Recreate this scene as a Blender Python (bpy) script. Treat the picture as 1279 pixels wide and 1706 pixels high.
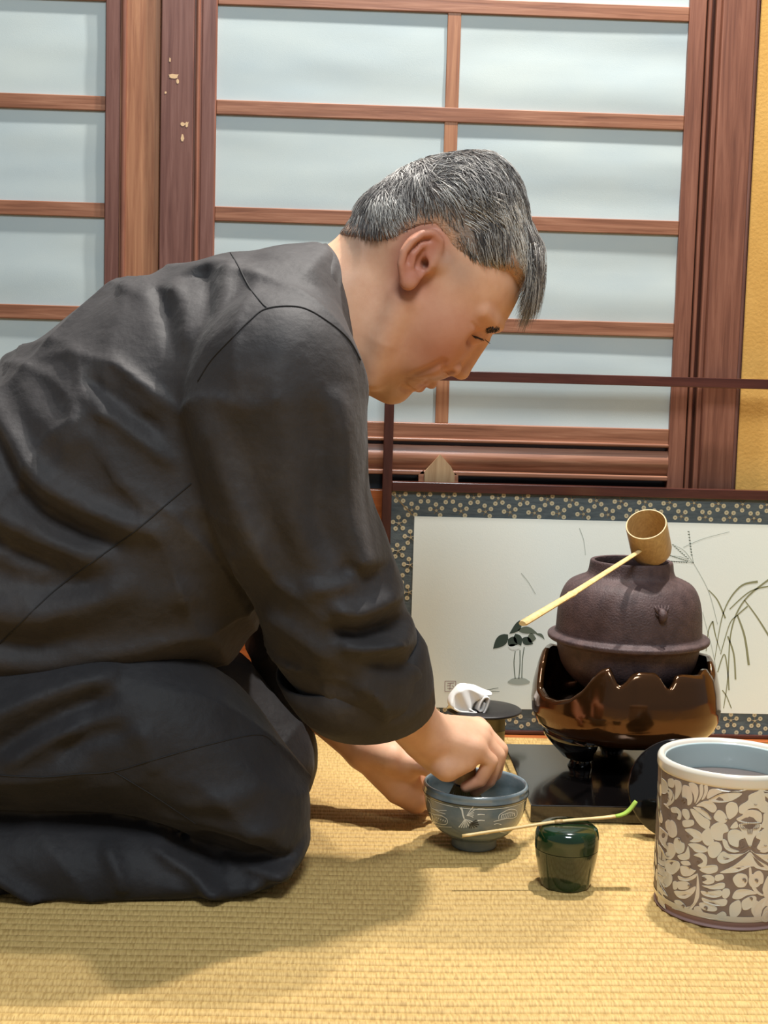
import bpy, bmesh, math, random
import numpy as np
from mathutils import Vector, Matrix
random.seed(7); rng = np.random.default_rng(7)
for o in list(bpy.data.objects): bpy.data.objects.remove(o)
scene = bpy.context.scene; COL = scene.collection

# ---------------------------------------------------------------- camera
FPX, IW, IH = 2300.0, 1279.0, 1706.0
CAMH, PITCH, YAW, ROLL = 0.535, math.radians(5.8), math.radians(2.0), math.radians(1.6)
fw = Vector((math.sin(YAW)*math.cos(PITCH), math.cos(YAW)*math.cos(PITCH), -math.sin(PITCH)))
r0 = fw.cross(Vector((0, 0, 1))).normalized(); u0 = r0.cross(fw)
RT = (r0*math.cos(ROLL) + u0*math.sin(ROLL)).normalized(); UP = RT.cross(fw)
CP = Vector((0, 0, CAMH))
cd = bpy.data.cameras.new('camera'); cam = bpy.data.objects.new('camera', cd); COL.objects.link(cam)
cd.sensor_fit = 'HORIZONTAL'; cd.sensor_width = 36.0; cd.lens = 36.0*FPX/IW; cd.clip_start = 0.05
cam.matrix_world = Matrix(((RT.x, UP.x, -fw.x, CP.x), (RT.y, UP.y, -fw.y, CP.y), (RT.z, UP.z, -fw.z, CP.z), (0, 0, 0, 1)))
scene.camera = cam
def ray(px, py): return fw + RT*((px-IW/2)/FPX) + UP*((IH/2-py)/FPX)
def at(px, py, Y):                      # photo point at depth plane Y
    d = ray(px, py); return CP + d*(Y/d.y)
def G(px, py, z=0.0):                   # photo point on the horizontal plane z
    d = ray(px, py); return CP + d*((z-CAMH)/d.z)

# ---------------------------------------------------------------- world, lamps, exposure
w = bpy.data.worlds.new('room_ambience'); scene.world = w; w.use_nodes = True
w.node_tree.nodes['Background'].inputs[0].default_value = (0.85, 0.93, 1.0, 1)
w.node_tree.nodes['Background'].inputs[1].default_value = 0.17
def area(name, loc, target, size, power, col, sx=None):
    l = bpy.data.lights.new(name, 'AREA'); l.energy = power; l.color = col; l.shape = 'RECTANGLE' if sx else 'DISK'; l.size = size
    if sx: l.size_y = sx
    o = bpy.data.objects.new(name, l); COL.objects.link(o); o.location = loc
    o.rotation_euler = (Vector(target)-Vector(loc)).to_track_quat('-Z', 'Y').to_euler(); return o
area('ceiling_lamp', (0.50, 1.82, 2.20), (0.25, 1.45, 0), 0.06, 44, (1.0, 0.96, 0.90))
area('ceiling_lamp', (0.06, 1.82, 2.20), (0.05, 1.45, 0), 0.06, 21, (1.0, 0.96, 0.90))
area('ceiling_panel', (0.15, 0.05, 2.15), (0.15, 1.7, 0.5), 0.6, 31, (0.84, 0.94, 1.0), 0.6)
vs = scene.view_settings
scene.display_settings.display_device = 'sRGB'
vs.view_transform = 'Standard'; vs.look = 'None'; vs.gamma = 1.0; vs.use_curve_mapping = False; vs.exposure = 0.25

# ---------------------------------------------------------------- helpers
def srgb(r, g, b):
    f = lambda c: (c/255/12.92) if c/255 <= 0.04045 else ((c/255+0.055)/1.055)**2.4
    return (f(r), f(g), f(b), 1.0)
ORG = {}
def org(o): return ORG.get(o.name, Vector((0, 0, 0)))
def tag(o, label=None, cat=None, group=None, kind=None):
    if label: o['label'] = label
    if cat: o['category'] = cat
    if group: o['group'] = group
    if kind: o['kind'] = kind
    return o
def thing(name, loc, label=None, cat=None, group=None, kind=None):
    o = bpy.data.objects.new(name, None); COL.objects.link(o); o.location = loc; o.empty_display_size = 0.03
    ORG[o.name] = Vector(loc); return tag(o, label, cat, group, kind)
def mk(name, V, F, m, parent=None, smooth=True, loc=None, auto=None):
    V = np.asarray(V, dtype=float).reshape(-1, 3)
    base = org(parent) if parent else Vector(loc) if loc is not None else Vector((0, 0, 0))
    me = bpy.data.meshes.new(name)
    me.from_pydata((V-np.array(base)).tolist(), [], [tuple(int(i) for i in f) for f in F])
    return fin(name, me, m, parent, smooth, base, auto)
def fin(name, me, m, parent, smooth, base, auto=None):
    me.update()
    o = bpy.data.objects.new(name, me); COL.objects.link(o)
    ms = m if isinstance(m, (list, tuple)) else [m]
    for x in ms: me.materials.append(x)
    if smooth: me.polygons.foreach_set('use_smooth', [True]*len(me.polygons))
    if parent: o.parent = parent
    else: o.location = base
    ORG[o.name] = Vector(base)
    if auto:
        try: me.set_sharp_from_angle(angle=math.radians(auto))
        except Exception: pass
    return o
class MB:
    def __init__(s): s.V = []; s.F = []
    def add(s, V, F):
        n = len(s.V); s.V += [tuple(v) for v in V]; s.F += [tuple(i+n for i in f) for f in F]; return s
    def box(s, a, b, bev=0.0):
        a, b = [min(p, q) for p, q in zip(a, b)], [max(p, q) for p, q in zip(a, b)]
        bm = bmesh.new(); bmesh.ops.create_cube(bm, size=1.0)
        for v in bm.verts: v.co = Vector([(a[i]+b[i])/2 + v.co[i]*(b[i]-a[i]) for i in range(3)])
        if bev > 0: bmesh.ops.bevel(bm, geom=bm.edges[:], offset=bev, segments=2, profile=0.5, affect='EDGES')
        bm.verts.index_update()
        s.add([v.co[:] for v in bm.verts], [[v.index for v in f.verts] for f in bm.faces]); bm.free(); return s
    def tube(s, pts, rad, n=8, cap=True):
        pts = [Vector(p) for p in pts]; m = len(pts)
        rad = rad if isinstance(rad, (list, tuple)) else [rad]*m
        V = []; F = []; ref = None
        for i, p in enumerate(pts):
            t = (pts[min(i+1, m-1)]-pts[max(i-1, 0)]).normalized()
            if ref is None: ref = Vector((0, 0, 1)) if abs(t.z) < .9 else Vector((1, 0, 0))
            a = t.cross(ref).normalized(); b = a.cross(t).normalized(); ref = b
            r = rad[i]; ra, rb = (r if isinstance(r, tuple) else (r, r))
            for k in range(n):
                q = 2*math.pi*k/n; V.append(p + a*(ra*math.cos(q)) + b*(rb*math.sin(q)))
        for i in range(m-1):
            for k in range(n): F.append((i*n+k, i*n+(k+1) % n, (i+1)*n+(k+1) % n, (i+1)*n+k))
        if cap: F.append(tuple(range(n))[::-1]); F.append(tuple((m-1)*n+k for k in range(n)))
        return s.add(V, F)
    def lathe(s, prof, c, n=64, close=False):
        m = len(prof); V = []; F = []
        for r, z in prof:
            for k in range(n):
                q = 2*math.pi*k/n; V.append((c[0]+r*math.cos(q), c[1]+r*math.sin(q), c[2]+z))
        for i in range(m-1 if not close else m):
            j = (i+1) % m
            for k in range(n): F.append((i*n+k, i*n+(k+1) % n, j*n+(k+1) % n, j*n+k))
        return s.add(V, F)
    def prism(s, P, off):               # closed polygon of 3D points extruded by a vector
        n = len(P); off = Vector(off); V = [Vector(p) for p in P]; V += [v+off for v in V[:n]]
        F = [tuple(range(n))[::-1], tuple(range(n, 2*n))] + [(i, (i+1) % n, n+(i+1) % n, n+i) for i in range(n)]
        return s.add(V, F)
    def obj(s, name, m, parent=None, smooth=False, loc=None, auto=None):
        o = mk(name, s.V, s.F, m, parent, smooth, loc, auto)
        bm = bmesh.new(); bm.from_mesh(o.data); bmesh.ops.recalc_face_normals(bm, faces=bm.faces); bm.to_mesh(o.data); bm.free()
        if auto and smooth: o.data.set_sharp_from_angle(angle=math.radians(auto))
        return o
def spline(pts, n=8, closed=False):     # Catmull-Rom through points of any dimension
    P = np.array([list(p) for p in pts], float); m = len(P); out = []
    for i in range(m if closed else m-1):
        g = (lambda k: P[k % m]) if closed else (lambda k: P[min(max(k, 0), m-1)])
        a, b, c, d = g(i-1), g(i), g(i+1), g(i+2)
        for j in range(n):
            t = j/n; out.append(0.5*((2*b)+(c-a)*t+(2*a-5*b+4*c-d)*t*t+(3*b-a-3*c+d)*t**3))
    if not closed: out.append(P[-1])
    return np.array(out)

# ---------------------------------------------------------------- materials
def mat(name, col, rough=0.5, spec=0.5, metal=0.0, coat=0.0):
    m = bpy.data.materials.new(name); m.use_nodes = True; b = m.node_tree.nodes['Principled BSDF']
    b.inputs['Base Color'].default_value = col; b.inputs['Roughness'].default_value = rough
    b.inputs['Specular IOR Level'].default_value = spec; b.inputs['Metallic'].default_value = metal
    b.inputs['Coat Weight'].default_value = coat; b.inputs['Coat Roughness'].default_value = 0.08
    return m
def nt(m): return m.node_tree, m.node_tree.nodes['Principled BSDF']
def noise_col(m, scale, stops, detail=4, rough=0.6, dist=0.0, coord='Object'):
    """stretched noise -> colour ramp -> base colour; returns the noise output for bump"""
    t, b = nt(m); L = t.links
    tc = t.nodes.new('ShaderNodeTexCoord'); mp = t.nodes.new('ShaderNodeMapping'); mp.inputs['Scale'].default_value = scale
    nz = t.nodes.new('ShaderNodeTexNoise'); nz.inputs['Scale'].default_value = 1.0; nz.inputs['Detail'].default_value = detail
    nz.inputs['Roughness'].default_value = rough; nz.inputs['Distortion'].default_value = dist
    L.new(tc.outputs[coord], mp.inputs[0]); L.new(mp.outputs[0], nz.inputs['Vector'])
    cr = t.nodes.new('ShaderNodeValToRGB'); e = cr.color_ramp.elements
    e[0].position, e[0].color = stops[0]; e[1].position, e[1].color = stops[-1]
    for p, c in stops[1:-1]: x = e.new(p); x.color = c
    L.new(nz.outputs['Fac'], cr.inputs[0]); L.new(cr.outputs[0], b.inputs['Base Color'])
    return nz.outputs['Fac'], cr.outputs[0]
def bump(m, src, strength, dist):
    t, b = nt(m); bp = t.nodes.new('ShaderNodeBump'); bp.inputs['Strength'].default_value = strength; bp.inputs['Distance'].default_value = dist
    t.links.new(src, bp.inputs['Height'])
    if b.inputs['Normal'].links: t.links.new(b.inputs['Normal'].links[0].from_socket, bp.inputs['Normal'])
    t.links.new(bp.outputs[0], b.inputs['Normal'])
def add_noise_bump(m, scale, strength, dist, detail=4):
    t, b = nt(m); tc = t.nodes.new('ShaderNodeTexCoord'); mp = t.nodes.new('ShaderNodeMapping'); mp.inputs['Scale'].default_value = scale
    nz = t.nodes.new('ShaderNodeTexNoise'); nz.inputs['Scale'].default_value = 1.0; nz.inputs['Detail'].default_value = detail
    t.links.new(tc.outputs['Object'], mp.inputs[0]); t.links.new(mp.outputs[0], nz.inputs['Vector']); bump(m, nz.outputs['Fac'], strength, dist)
def wood(name, a, b, c, axis, rough=0.42, fine=140, coat=0.1):
    m = mat(name, b, rough, 0.4, coat=coat); s = [fine]*3; s[axis] = 6.0
    fac, _ = noise_col(m, s, [(0.28, a), (0.5, b), (0.72, c)], 5, 0.62, 0.6); bump(m, fac, 0.12, 0.002); return m
M = {}
M['wood_v'] = wood('red_brown_wood_upright', srgb(98, 58, 44), srgb(124, 78, 60), srgb(144, 96, 76), 2)
M['wood_h'] = wood('red_brown_wood_level', srgb(108, 66, 46), srgb(140, 92, 68), srgb(164, 116, 90), 0)
M['wood_tan'] = wood('tan_brown_wood_upright', srgb(128, 80, 54), srgb(152, 102, 72), srgb(172, 122, 88), 2)
M['wood_plum'] = wood('plum_brown_wood_upright', srgb(92, 56, 48), srgb(112, 74, 64), srgb(128, 90, 80), 2)
M['wood_pale'] = wood('pale_raw_wood', srgb(150, 116, 82), srgb(172, 140, 104), srgb(188, 158, 120), 2, 0.6, coat=0)
M['wood_orange'] = wood('orange_wood', srgb(150, 76, 36), srgb(176, 96, 48), srgb(196, 116, 62), 0)
M['lacquer_red'] = wood('dark_red_lacquer', srgb(58, 28, 22), srgb(74, 38, 30), srgb(92, 50, 40), 0, 0.25, 90, 0.3)
M['lacquer_redv'] = wood('dark_red_lacquer_upright', srgb(52, 26, 20), srgb(68, 36, 28), srgb(84, 46, 36), 2, 0.25, 90, 0.3)
m = M['paper'] = mat('shoji_paper', srgb(214, 222, 220), 0.85, 0.2)
noise_col(m, (4, 4, 9), [(0.3, srgb(172, 184, 187)), (0.7, srgb(184, 193, 191))], 3); add_noise_bump(m, (4, 4, 13), 0.22, 0.012, 1); add_noise_bump(m, (900, 900, 900), 0.1, 0.001)
m = M['plaster'] = mat('ochre_plaster', srgb(214, 164, 88), 0.9, 0.2)
noise_col(m, (9, 9, 9), [(0.3, srgb(204, 154, 80)), (0.7, srgb(222, 174, 98))], 5); add_noise_bump(m, (220, 220, 220), 0.25, 0.002)
M['dark_gap'] = mat('dark_glass', srgb(40, 44, 50), 0.15, 0.5)
m = M['chip'] = mat('scraped_raw_wood', srgb(206, 172, 132), 0.8)
# tatami
m = M['tatami'] = mat('woven_rush', srgb(205, 168, 100), 0.62, 0.35)
t_, b_ = nt(m); L_ = t_.links
tc = t_.nodes.new('ShaderNodeTexCoord')
def nz_(scale, detail=3):
    mp = t_.nodes.new('ShaderNodeMapping'); mp.inputs['Scale'].default_value = scale
    n = t_.nodes.new('ShaderNodeTexNoise'); n.inputs['Scale'].default_value = 1; n.inputs['Detail'].default_value = detail
    L_.new(tc.outputs['Object'], mp.inputs[0]); L_.new(mp.outputs[0], n.inputs['Vector']); return n.outputs['Fac']
def ramp_(src, stops):
    cr = t_.nodes.new('ShaderNodeValToRGB'); e = cr.color_ramp.elements
    e[0].position, e[0].color = stops[0]; e[1].position, e[1].color = stops[-1]
    L_.new(src, cr.inputs[0]); return cr.outputs[0]
stalk = nz_((430, 76, 1), 2); broad = nz_((3, 5, 1), 3)
c1 = ramp_(stalk, [(0.33, srgb(150, 115, 60)), (0.62, srgb(210, 177, 112))]); c2 = ramp_(broad, [(0.3, srgb(188, 152, 90)), (0.7, srgb(204, 171, 107))])
mx = t_.nodes.new('ShaderNodeMix'); mx.data_type = 'RGBA'; mx.inputs[0].default_value = 0.45
L_.new(c1, mx.inputs[6]); L_.new(c2, mx.inputs[7]); L_.new(mx.outputs[2], b_.inputs['Base Color']); bump(m, stalk, 0.6, 0.0016)
# ---------------------------------------------------------------- setting: floor
YW = 2.09                                # plane of the sliding doors' paper side
fm = MB(); rowp = 0.0132; y0, y1 = -0.6, 2.004; nr = int((y1-y0)/rowp)
prof = []
for i in range(nr):
    for k, h in ((0, -.0026), (.05, -.0014), (.13, -.0004), (.28, .0003), (.5, .0006), (.72, .0003), (.87, -.0004), (.95, -.0014)): prof.append((y0+(i+k)*rowp, h-.0006))
xs = np.linspace(-1.6, 1.9, 36)
V = [(x, y + 0.0030*math.sin(x*7+i*.004)+0.0015*math.sin(x*19+1+i*.002), z) for i, (y, z) in enumerate(prof) for x in xs]; nx = len(xs)
F = [(i*nx+k, i*nx+k+1, (i+1)*nx+k+1, (i+1)*nx+k) for i in range(len(prof)-1) for k in range(nx-1)]
tag(mk('floor', V, F, M['tatami']), 'pale gold woven rush tatami mat floor', kind='structure')
tag(MB().box((-1.6, 2.004, -.04), (1.9, 2.30, -.001), .001).obj('trim_1', M['wood_orange']), 'orange brown wooden sill along the edge of the tatami', kind='structure')

# ---------------------------------------------------------------- setting: sliding paper doors
def px_x(px, py, Y=YW): return at(px, py, Y).x
def px_z(px, py, Y=YW): return at(px, py, Y).z
YF = YW-0.022                            # front face of the door frames
ZTOP = px_z(640, -260)
bars = [px_z(1130, 0.5*(a+b)) for a, b in ((18, 40), (196, 221), (371, 394), (540, 563))]
bh = 0.0105
rail_t, rail_b = px_z(1100, 714), px_z(1100, 741)
def door(name, label, xl, xr, mids, pl, pr, side_mats, yo):
    """xl,xr pane edges; pl,pr outer edges of the stiles"""
    d = thing(name, ((pl+pr)/2, YF+yo, 0), label, kind='structure')
    yf = YF+yo
    for (a, b, inner) in ((pl, xl, xl), (xr, pr, xr)):
        if abs(b-a) < .004: continue
        MB().box((a, yf, 0.03), (b, yf+.034, ZTOP), .0015).obj('stile', side_mats[0], d)
    MB().box((xl, yf+.001, rail_b), (xr, yf+.03, rail_t), .0015).obj('rail', M['wood_h'], d)
    cols = [xl]+[q for c in mids for q in (c-.0098, c+.0098)]+[xr]
    zs = sorted(bars+[bars[0]+(bars[0]-bars[1])])
    for z in zs: MB().box((xl, yf+.002, z-bh), (xr, yf+.012, z+bh), .0012).obj('crossbar', M['wood_h'], d)
    for c in mids: MB().box((c-.0098, yf+.0030, rail_t), (c+.0098, yf+.0118, ZTOP), .001).obj('upright_bar', M['wood_tan'], d)
    edges = [rail_t]+[q for z in zs for q in (z-bh, z+bh)]+[ZTOP]
    for i in range(0, len(cols), 2):
        for j in range(0, len(edges), 2):
            a, b, z0, z1 = cols[i], cols[i+1], edges[j], edges[j+1]
            n1, n2 = 14, 9; V = []
            ph = random.random()*6; wv = .0013 if (b > px_x(800, 400) and 'red' in label) else .0005
            for q in range(n2+1):
                for p in range(n1+1):
                    u, v = p/n1, q/n2; e = math.sin(math.pi*v)**.5 * (0.3+0.7*u)
                    V.append((a-.001+(b-a+.002)*u, yf+.0065+wv*e*math.sin(7*v+2.2*u*math.sin(ph)+ph)*1.2, z0-.001+(z1-z0+.002)*v))
            F = [(q*(n1+1)+p, q*(n1+1)+p+1, (q+1)*(n1+1)+p+1, (q+1)*(n1+1)+p) for q in range(n2) for p in range(n1)]
            mk('paper_pane', V, F, M['paper'], d)
    # lower part: bead, moulded board, bead, dark recess, wainscot
    def strip(n, za, zb, ya, yb, m, x0=xl, x1=xr, bev=.002): return MB().box((x0, yf+ya, zb), (x1, yf+yb, za), bev).obj(n, m, d)
    zz = [px_z(1000, y) for y in (736, 742, 748, 789, 793, 797, 812)]
    strip('bead', zz[0], zz[1], -.004, .02, M['wood_h']); strip('groove', zz[1], zz[2], .012, .03, M['lacquer_red'], bev=0)
    bp = MB(); k = 10
    P = [(xl, yf+.004-.008*math.sin(math.pi*i/k), zz[2]+(zz[3]-zz[2])*i/k) for i in range(k+1)]
    P += [(xl, yf+.03, zz[3]), (xl, yf+.03, zz[2])]
    bp.prism(P, (xr-xl, 0, 0)).obj('moulded_board', M['wood_h'], d, smooth=True, auto=40)
    strip('bead', zz[4]+.004, zz[5], -.006, .02, M['wood_h'])
    strip('recess_pane', zz[5], zz[6]-.01, .016, .03, M['dark_gap'], bev=0)
    strip('lower_board', zz[6]-.01, .088, .006, .03, M['wood_orange']); strip('bottom_rail', .088, .045, -.002, .03, M['lacquer_red']); strip('foot_rail', .045, 0.0, -.004, .03, M['wood_h'])
    return d
x = lambda p, y=200: px_x(p, y)
d2 = door('door_2', 'red brown paper sliding door behind the kneeling man', x(362), x(1134), [x(750)], x(270), x(1162), (M['wood_v'],), 0)
d1 = door('door_1', 'red brown paper sliding door at the left edge', x(-330), x(178.5), [x(-75)], x(-420), x(268.5), (M['wood_tan'],), .004)
def vstrip(n, xa, xb, ya, yb, m, par, z0=.03, bev=.0015): return MB().box((xa, ya, z0), (xb, yb, ZTOP), bev).obj(n, m, par)
vstrip('stile_face', x(271), x(325), YF-.004, YF+.002, M['wood_plum'], d2); vstrip('bead', x(328), x(334.5), YF-.005, YF+.002, M['wood_v'], d2, bev=.0025)
vstrip('stile_face', x(337), x(360.5), YF-.001, YF+.002, M['wood_plum'], d2)
vstrip('stile_face', x(179), x(203), YF+.001, YF+.006, M['wood_plum'], d1); vstrip('bead', x(205), x(214), YF-.001, YF+.006, M['wood_v'], d1, bev=.003)
vstrip('bead', x(1164), x(1170), YF-.004, YF+.01, M['wood_v'], d2, bev=.002); vstrip('groove', x(1170), x(1176), YF+.012, YF+.03, M['lacquer_redv'], d2, bev=0)
for (cx, cy, sx, sy) in ((289, 127, 9, 4), (283, 100, 1.5, 4), (296, 135, 2, 4), (276, 154, 2, 2), (305, 207, 4, 3), (311, 208, 3, 6), (304, 231, 3, 6)):
    pts = [at(cx+sx*(1+.35*random.uniform(-1, 1))*math.cos(a), cy+sy*(1+.4*random.uniform(-1, 1))*math.sin(a), YF-.0041) for a in np.linspace(0, 6.283, 11)[:-1]]
    MB().prism(pts, (0, -.0003, 0)).obj('paint_chip', M['chip'], d2)
# pointed pale block on the lower board
P = [at(px, py, YF-.008) for px, py in ((706, 830), (707, 786), (716, 776), (733, 757), (751, 777), (757, 790), (757, 830))]
blk = MB().prism(P, (0, .014, 0)).obj('pointed_block', M['wood_pale'], d2)
for a, b in ((697, 706), (757, 763)): MB().prism([at(px, py, YF-.006) for px, py in ((a, 830), (a, 791 if a < 700 else 788), (b, 782 if a < 700 else 792), (b, 830))], (0, .012, 0)).obj('block_edge', M['wood_h'], d2)
# post and ochre wall on the right
post = thing('trim_2', (x(1210), YF, 0), 'red brown wooden post between paper door and ochre wall', kind='structure')
vstrip('post_face', x(1184), x(1239), YF-.016, YF+.05, M['wood_v'], post, 0, .002); vstrip('post_edge', x(1176), x(1184), YF-.008, YF+.05, M['wood_v'], post, 0)
vstrip('bead', x(1239.5), x(1245), YF-.012, YF+.05, M['wood_plum'], post, 0, .002); vstrip('post_edge', x(1245), x(1249.5), YF-.004, YF+.05, M['lacquer_redv'], post, 0)
tag(MB().box((x(1249.5), YF+.006, 0), (1.9, YF+.12, ZTOP), 0).obj('wall_right', M['plaster']), 'ochre plaster wall at the right edge', kind='structure')
tag(MB().box((-1.6, YF+.06, -.05), (1.9, YF+.13, ZTOP), 0).obj('wall_back', M['wood_h']), 'wall behind the sliding doors', kind='structure')

# ---------------------------------------------------------------- more materials
m = M['brocade'] = mat('blue_grey_brocade', srgb(70, 82, 88), 0.7, 0.3)
noise_col(m, (60, 60, 400), [(0.3, srgb(76, 86, 92)), (0.7, srgb(100, 110, 112))], 3); add_noise_bump(m, (900, 900, 900), 0.3, 0.001)
M['blossom'] = mat('gold_cream_thread', srgb(206, 194, 160), 0.6)
M['blossom_core'] = mat('brown_gold_thread', srgb(140, 120, 88), 0.6)
m = M['picture'] = mat('painted_paper', srgb(222, 222, 204), 0.8, 0.2)
noise_col(m, (3, 3, 3), [(0.35, srgb(232, 240, 234)), (0.65, srgb(240, 243, 234))], 2); add_noise_bump(m, (500, 500, 500), 0.08, 0.001)
M['ink_dark'] = mat('dark_green_ink', srgb(58, 72, 62), 0.8); M['ink_mid'] = mat('grey_green_ink', srgb(104, 114, 98), 0.8)
M['ink_pale'] = mat('pale_grey_ink', srgb(170, 178, 168), 0.8); M['ink_olive'] = mat('olive_ink', srgb(142, 142, 108), 0.8)
M['ink_wash'] = mat('faint_ink', srgb(200, 202, 186), 0.8); M['ink_seal'] = mat('faded_seal_ink', srgb(158, 132, 136), 0.8)
m = M['iron'] = mat('rough_brown_iron', srgb(62, 46, 44), 0.62, 0.4)
noise_col(m, (60, 60, 60), [(0.3, srgb(62, 47, 48)), (0.7, srgb(88, 68, 66))], 5); add_noise_bump(m, (420, 420, 420), 0.55, 0.0016, 3)
M['black_lacquer'] = mat('black_lacquer', srgb(9, 7, 7), 0.09, 0.5, coat=0.5)
m = M['bronze'] = mat('dark_glossy_bronze', srgb(88, 57, 31), 0.13, 0.6, metal=0.75, coat=0.3)
m = M['board'] = mat('black_lacquer_board', srgb(10, 8, 8), 0.13, 0.6, coat=0.6)
m = M['dark_iron'] = mat('dark_lid_metal', srgb(40, 36, 36), 0.42, 0.5, metal=0.3); add_noise_bump(m, (500, 500, 500), 0.3, 0.0008)
def bamboo(name, a, b, axis_scale): 
    q = mat(name, a, 0.45, 0.4); noise_col(q, axis_scale, [(0.3, a), (0.7, b)], 4); return q
M['bamboo'] = bamboo('golden_bamboo', srgb(170, 138, 90), srgb(196, 164, 112), (300, 300, 25))
M['bamboo_pale'] = bamboo('pale_bamboo', srgb(206, 172, 112), srgb(226, 198, 142), (120, 120, 120))
M['bamboo_green'] = bamboo('green_bamboo_rest', srgb(128, 120, 82), srgb(152, 142, 100), (200, 200, 20))
M['matcha'] = mat('green_tea_powder', srgb(150, 178, 70), 0.9); M['tea'] = mat('frothy_green_tea', srgb(96, 112, 50), 0.5)
m = M['natsume'] = mat('dark_green_lacquer', srgb(16, 42, 22), 0.12, 0.5, coat=0.8); noise_col(m, (16, 16, 40), [(0.35, srgb(12, 34, 18)), (0.7, srgb(24, 56, 30))], 2)
m = M['celadon'] = mat('blue_grey_glaze', srgb(112, 126, 134), 0.14, 0.5, coat=0.6); noise_col(m, (30, 30, 60), [(0.3, srgb(100, 116, 124)), (0.7, srgb(130, 140, 144))], 4)
M['slip'] = mat('white_slip', srgb(226, 230, 226), 0.3); M['slip_dark'] = mat('dark_slip', srgb(38, 42, 46), 0.3)
m = M['jar'] = mat('scraped_taupe_clay', srgb(128, 112, 104), 0.55); noise_col(m, (40, 40, 40), [(0.3, srgb(116, 100, 94)), (0.7, srgb(140, 124, 114))], 4)
m = M['jar_white'] = mat('cream_slip_glaze', srgb(214, 208, 196), 0.25, 0.5, coat=0.4); noise_col(m, (14, 14, 14), [(0.25, srgb(202, 206, 200)), (0.5, srgb(216, 210, 196)), (0.75, srgb(222, 204, 190))], 3)
m = M['jar_foot'] = mat('pinkish_bare_clay', srgb(150, 118, 112), 0.6)
m = M['jar_inside'] = mat('blue_white_glaze', srgb(176, 190, 190), 0.2); 
m = M['water'] = mat('still_water', srgb(116, 98, 92), 0.04, 0.6)
m = M['cloth'] = mat('white_linen', srgb(232, 230, 226), 0.9, 0.2); add_noise_bump(m, (1500, 1500, 1500), 0.2, 0.0006)

# ---------------------------------------------------------------- low screen behind the kettle
YS = 2.028
sc = thing('hearth_screen', (at(960, 1225, YS).x, YS, 0), 'low dark red framed screen with painted paper and blossom brocade border', 'screen')
sx0 = at(647, 760, YS).x; sx1 = sx0+0.80
zs_ = lambda py, px=960: at(px, py, YS).z
xl0, xl1 = at(639.5, 700, YS).x, at(655.5, 700, YS).x
ztop, zt2, zm1, zm2, zb1, zb2 = zs_(624), zs_(640), zs_(809), zs_(825), zs_(1217), 0.0
for a in (xl0, sx1): MB().box((a, YS-.010, 0), (a+xl1-xl0, YS+.010, ztop), .001).obj('post', M['lacquer_redv'], sc)
MB().box((xl0-.0005, YS-.0105, zt2), (sx1, YS+.0105, ztop+.0006), .001).obj('top_rail', M['lacquer_red'], sc)
MB().box((xl1, YS-.0095, zm2), (sx1, YS+.0095, zm1), .001).obj('middle_rail', M['lacquer_red'], sc)
MB().box((xl1, YS-.0105, 0), (sx1, YS+.0105, zb1), .001).obj('bottom_rail', M['lacquer_red'], sc)
panel = MB().box((xl1, YS-.004, zb1), (sx1, YS+.004, zm2), 0).obj('brocade_panel', M['brocade'], sc)
ix0, iz1, iz0 = at(686, 1000, YS-.005).x, zs_(866), zs_(1182); ix1 = sx1-(ix0-xl1)
pic = MB().box((ix0, YS-.0052, iz0), (ix1, YS-.0042, iz1), 0).obj('picture_sheet', M['picture'], sc)
MB().prism([at(653, 823, YS-.0042), at(655, 822, YS-.0042), at(688, 858, YS-.0042), at(686, 859, YS-.0042)], (0, -.0003, 0)).obj('corner_seam', M['blossom_core'], panel)
# plum blossoms woven into the border (flat print laid on the cloth)
def disc(mb, x, z, r, y, n=10, sq=1.0, rot=0):
    mb.add([(x+r*math.cos(a+rot), y, z+r*sq*math.sin(a+rot)) for a in np.linspace(0, 2*math.pi, n+1)[:-1]], [tuple(range(n))])
def blossom(cx, cz, rot):
    pet, core = MB(), MB()
    ok = lambda px_, pz_: (xl1+.002 < px_ < sx1-.002 and zb1+.002 < pz_ < zm2-.002) and not (ix0-.002 < px_ < ix1+.002 and iz0-.002 < pz_ < iz1+.002)
    for k in range(5):
        a = rot+k*2*math.pi/5; px_, pz_ = cx+.0090*math.cos(a), cz+.0090*math.sin(a)
        if ok(px_, pz_): disc(pet, px_, pz_, .0034, YS-.00425); disc(core, px_, pz_, .0009, YS-.0044, 6)
        if ok(cx, cz): core.tube([(cx, YS-.0042, cz), (cx+.006*math.cos(a), YS-.0042, cz+.006*math.sin(a))], .0005, 4)
    if ok(cx, cz): disc(pet, cx, cz, .0018, YS-.0045)
    if not pet.V: return
    np_ = len(pet.F); pet.add(core.V, core.F); o = mk('woven_blossom', pet.V, pet.F, [M['blossom'], M['blossom_core']], panel, smooth=False)
    for f in list(o.data.polygons)[np_:]: f.material_index = 1
sp = 40.5*YS/FPX*1.02
for i in range(40):
    for j in range(24):
        cx = xl1+.012+sp*(i+0.5*(j % 2)); cz = zm2-.007-j*.0205
        blossom(cx, cz, math.pi/2+(i+j)*1.3)
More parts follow.
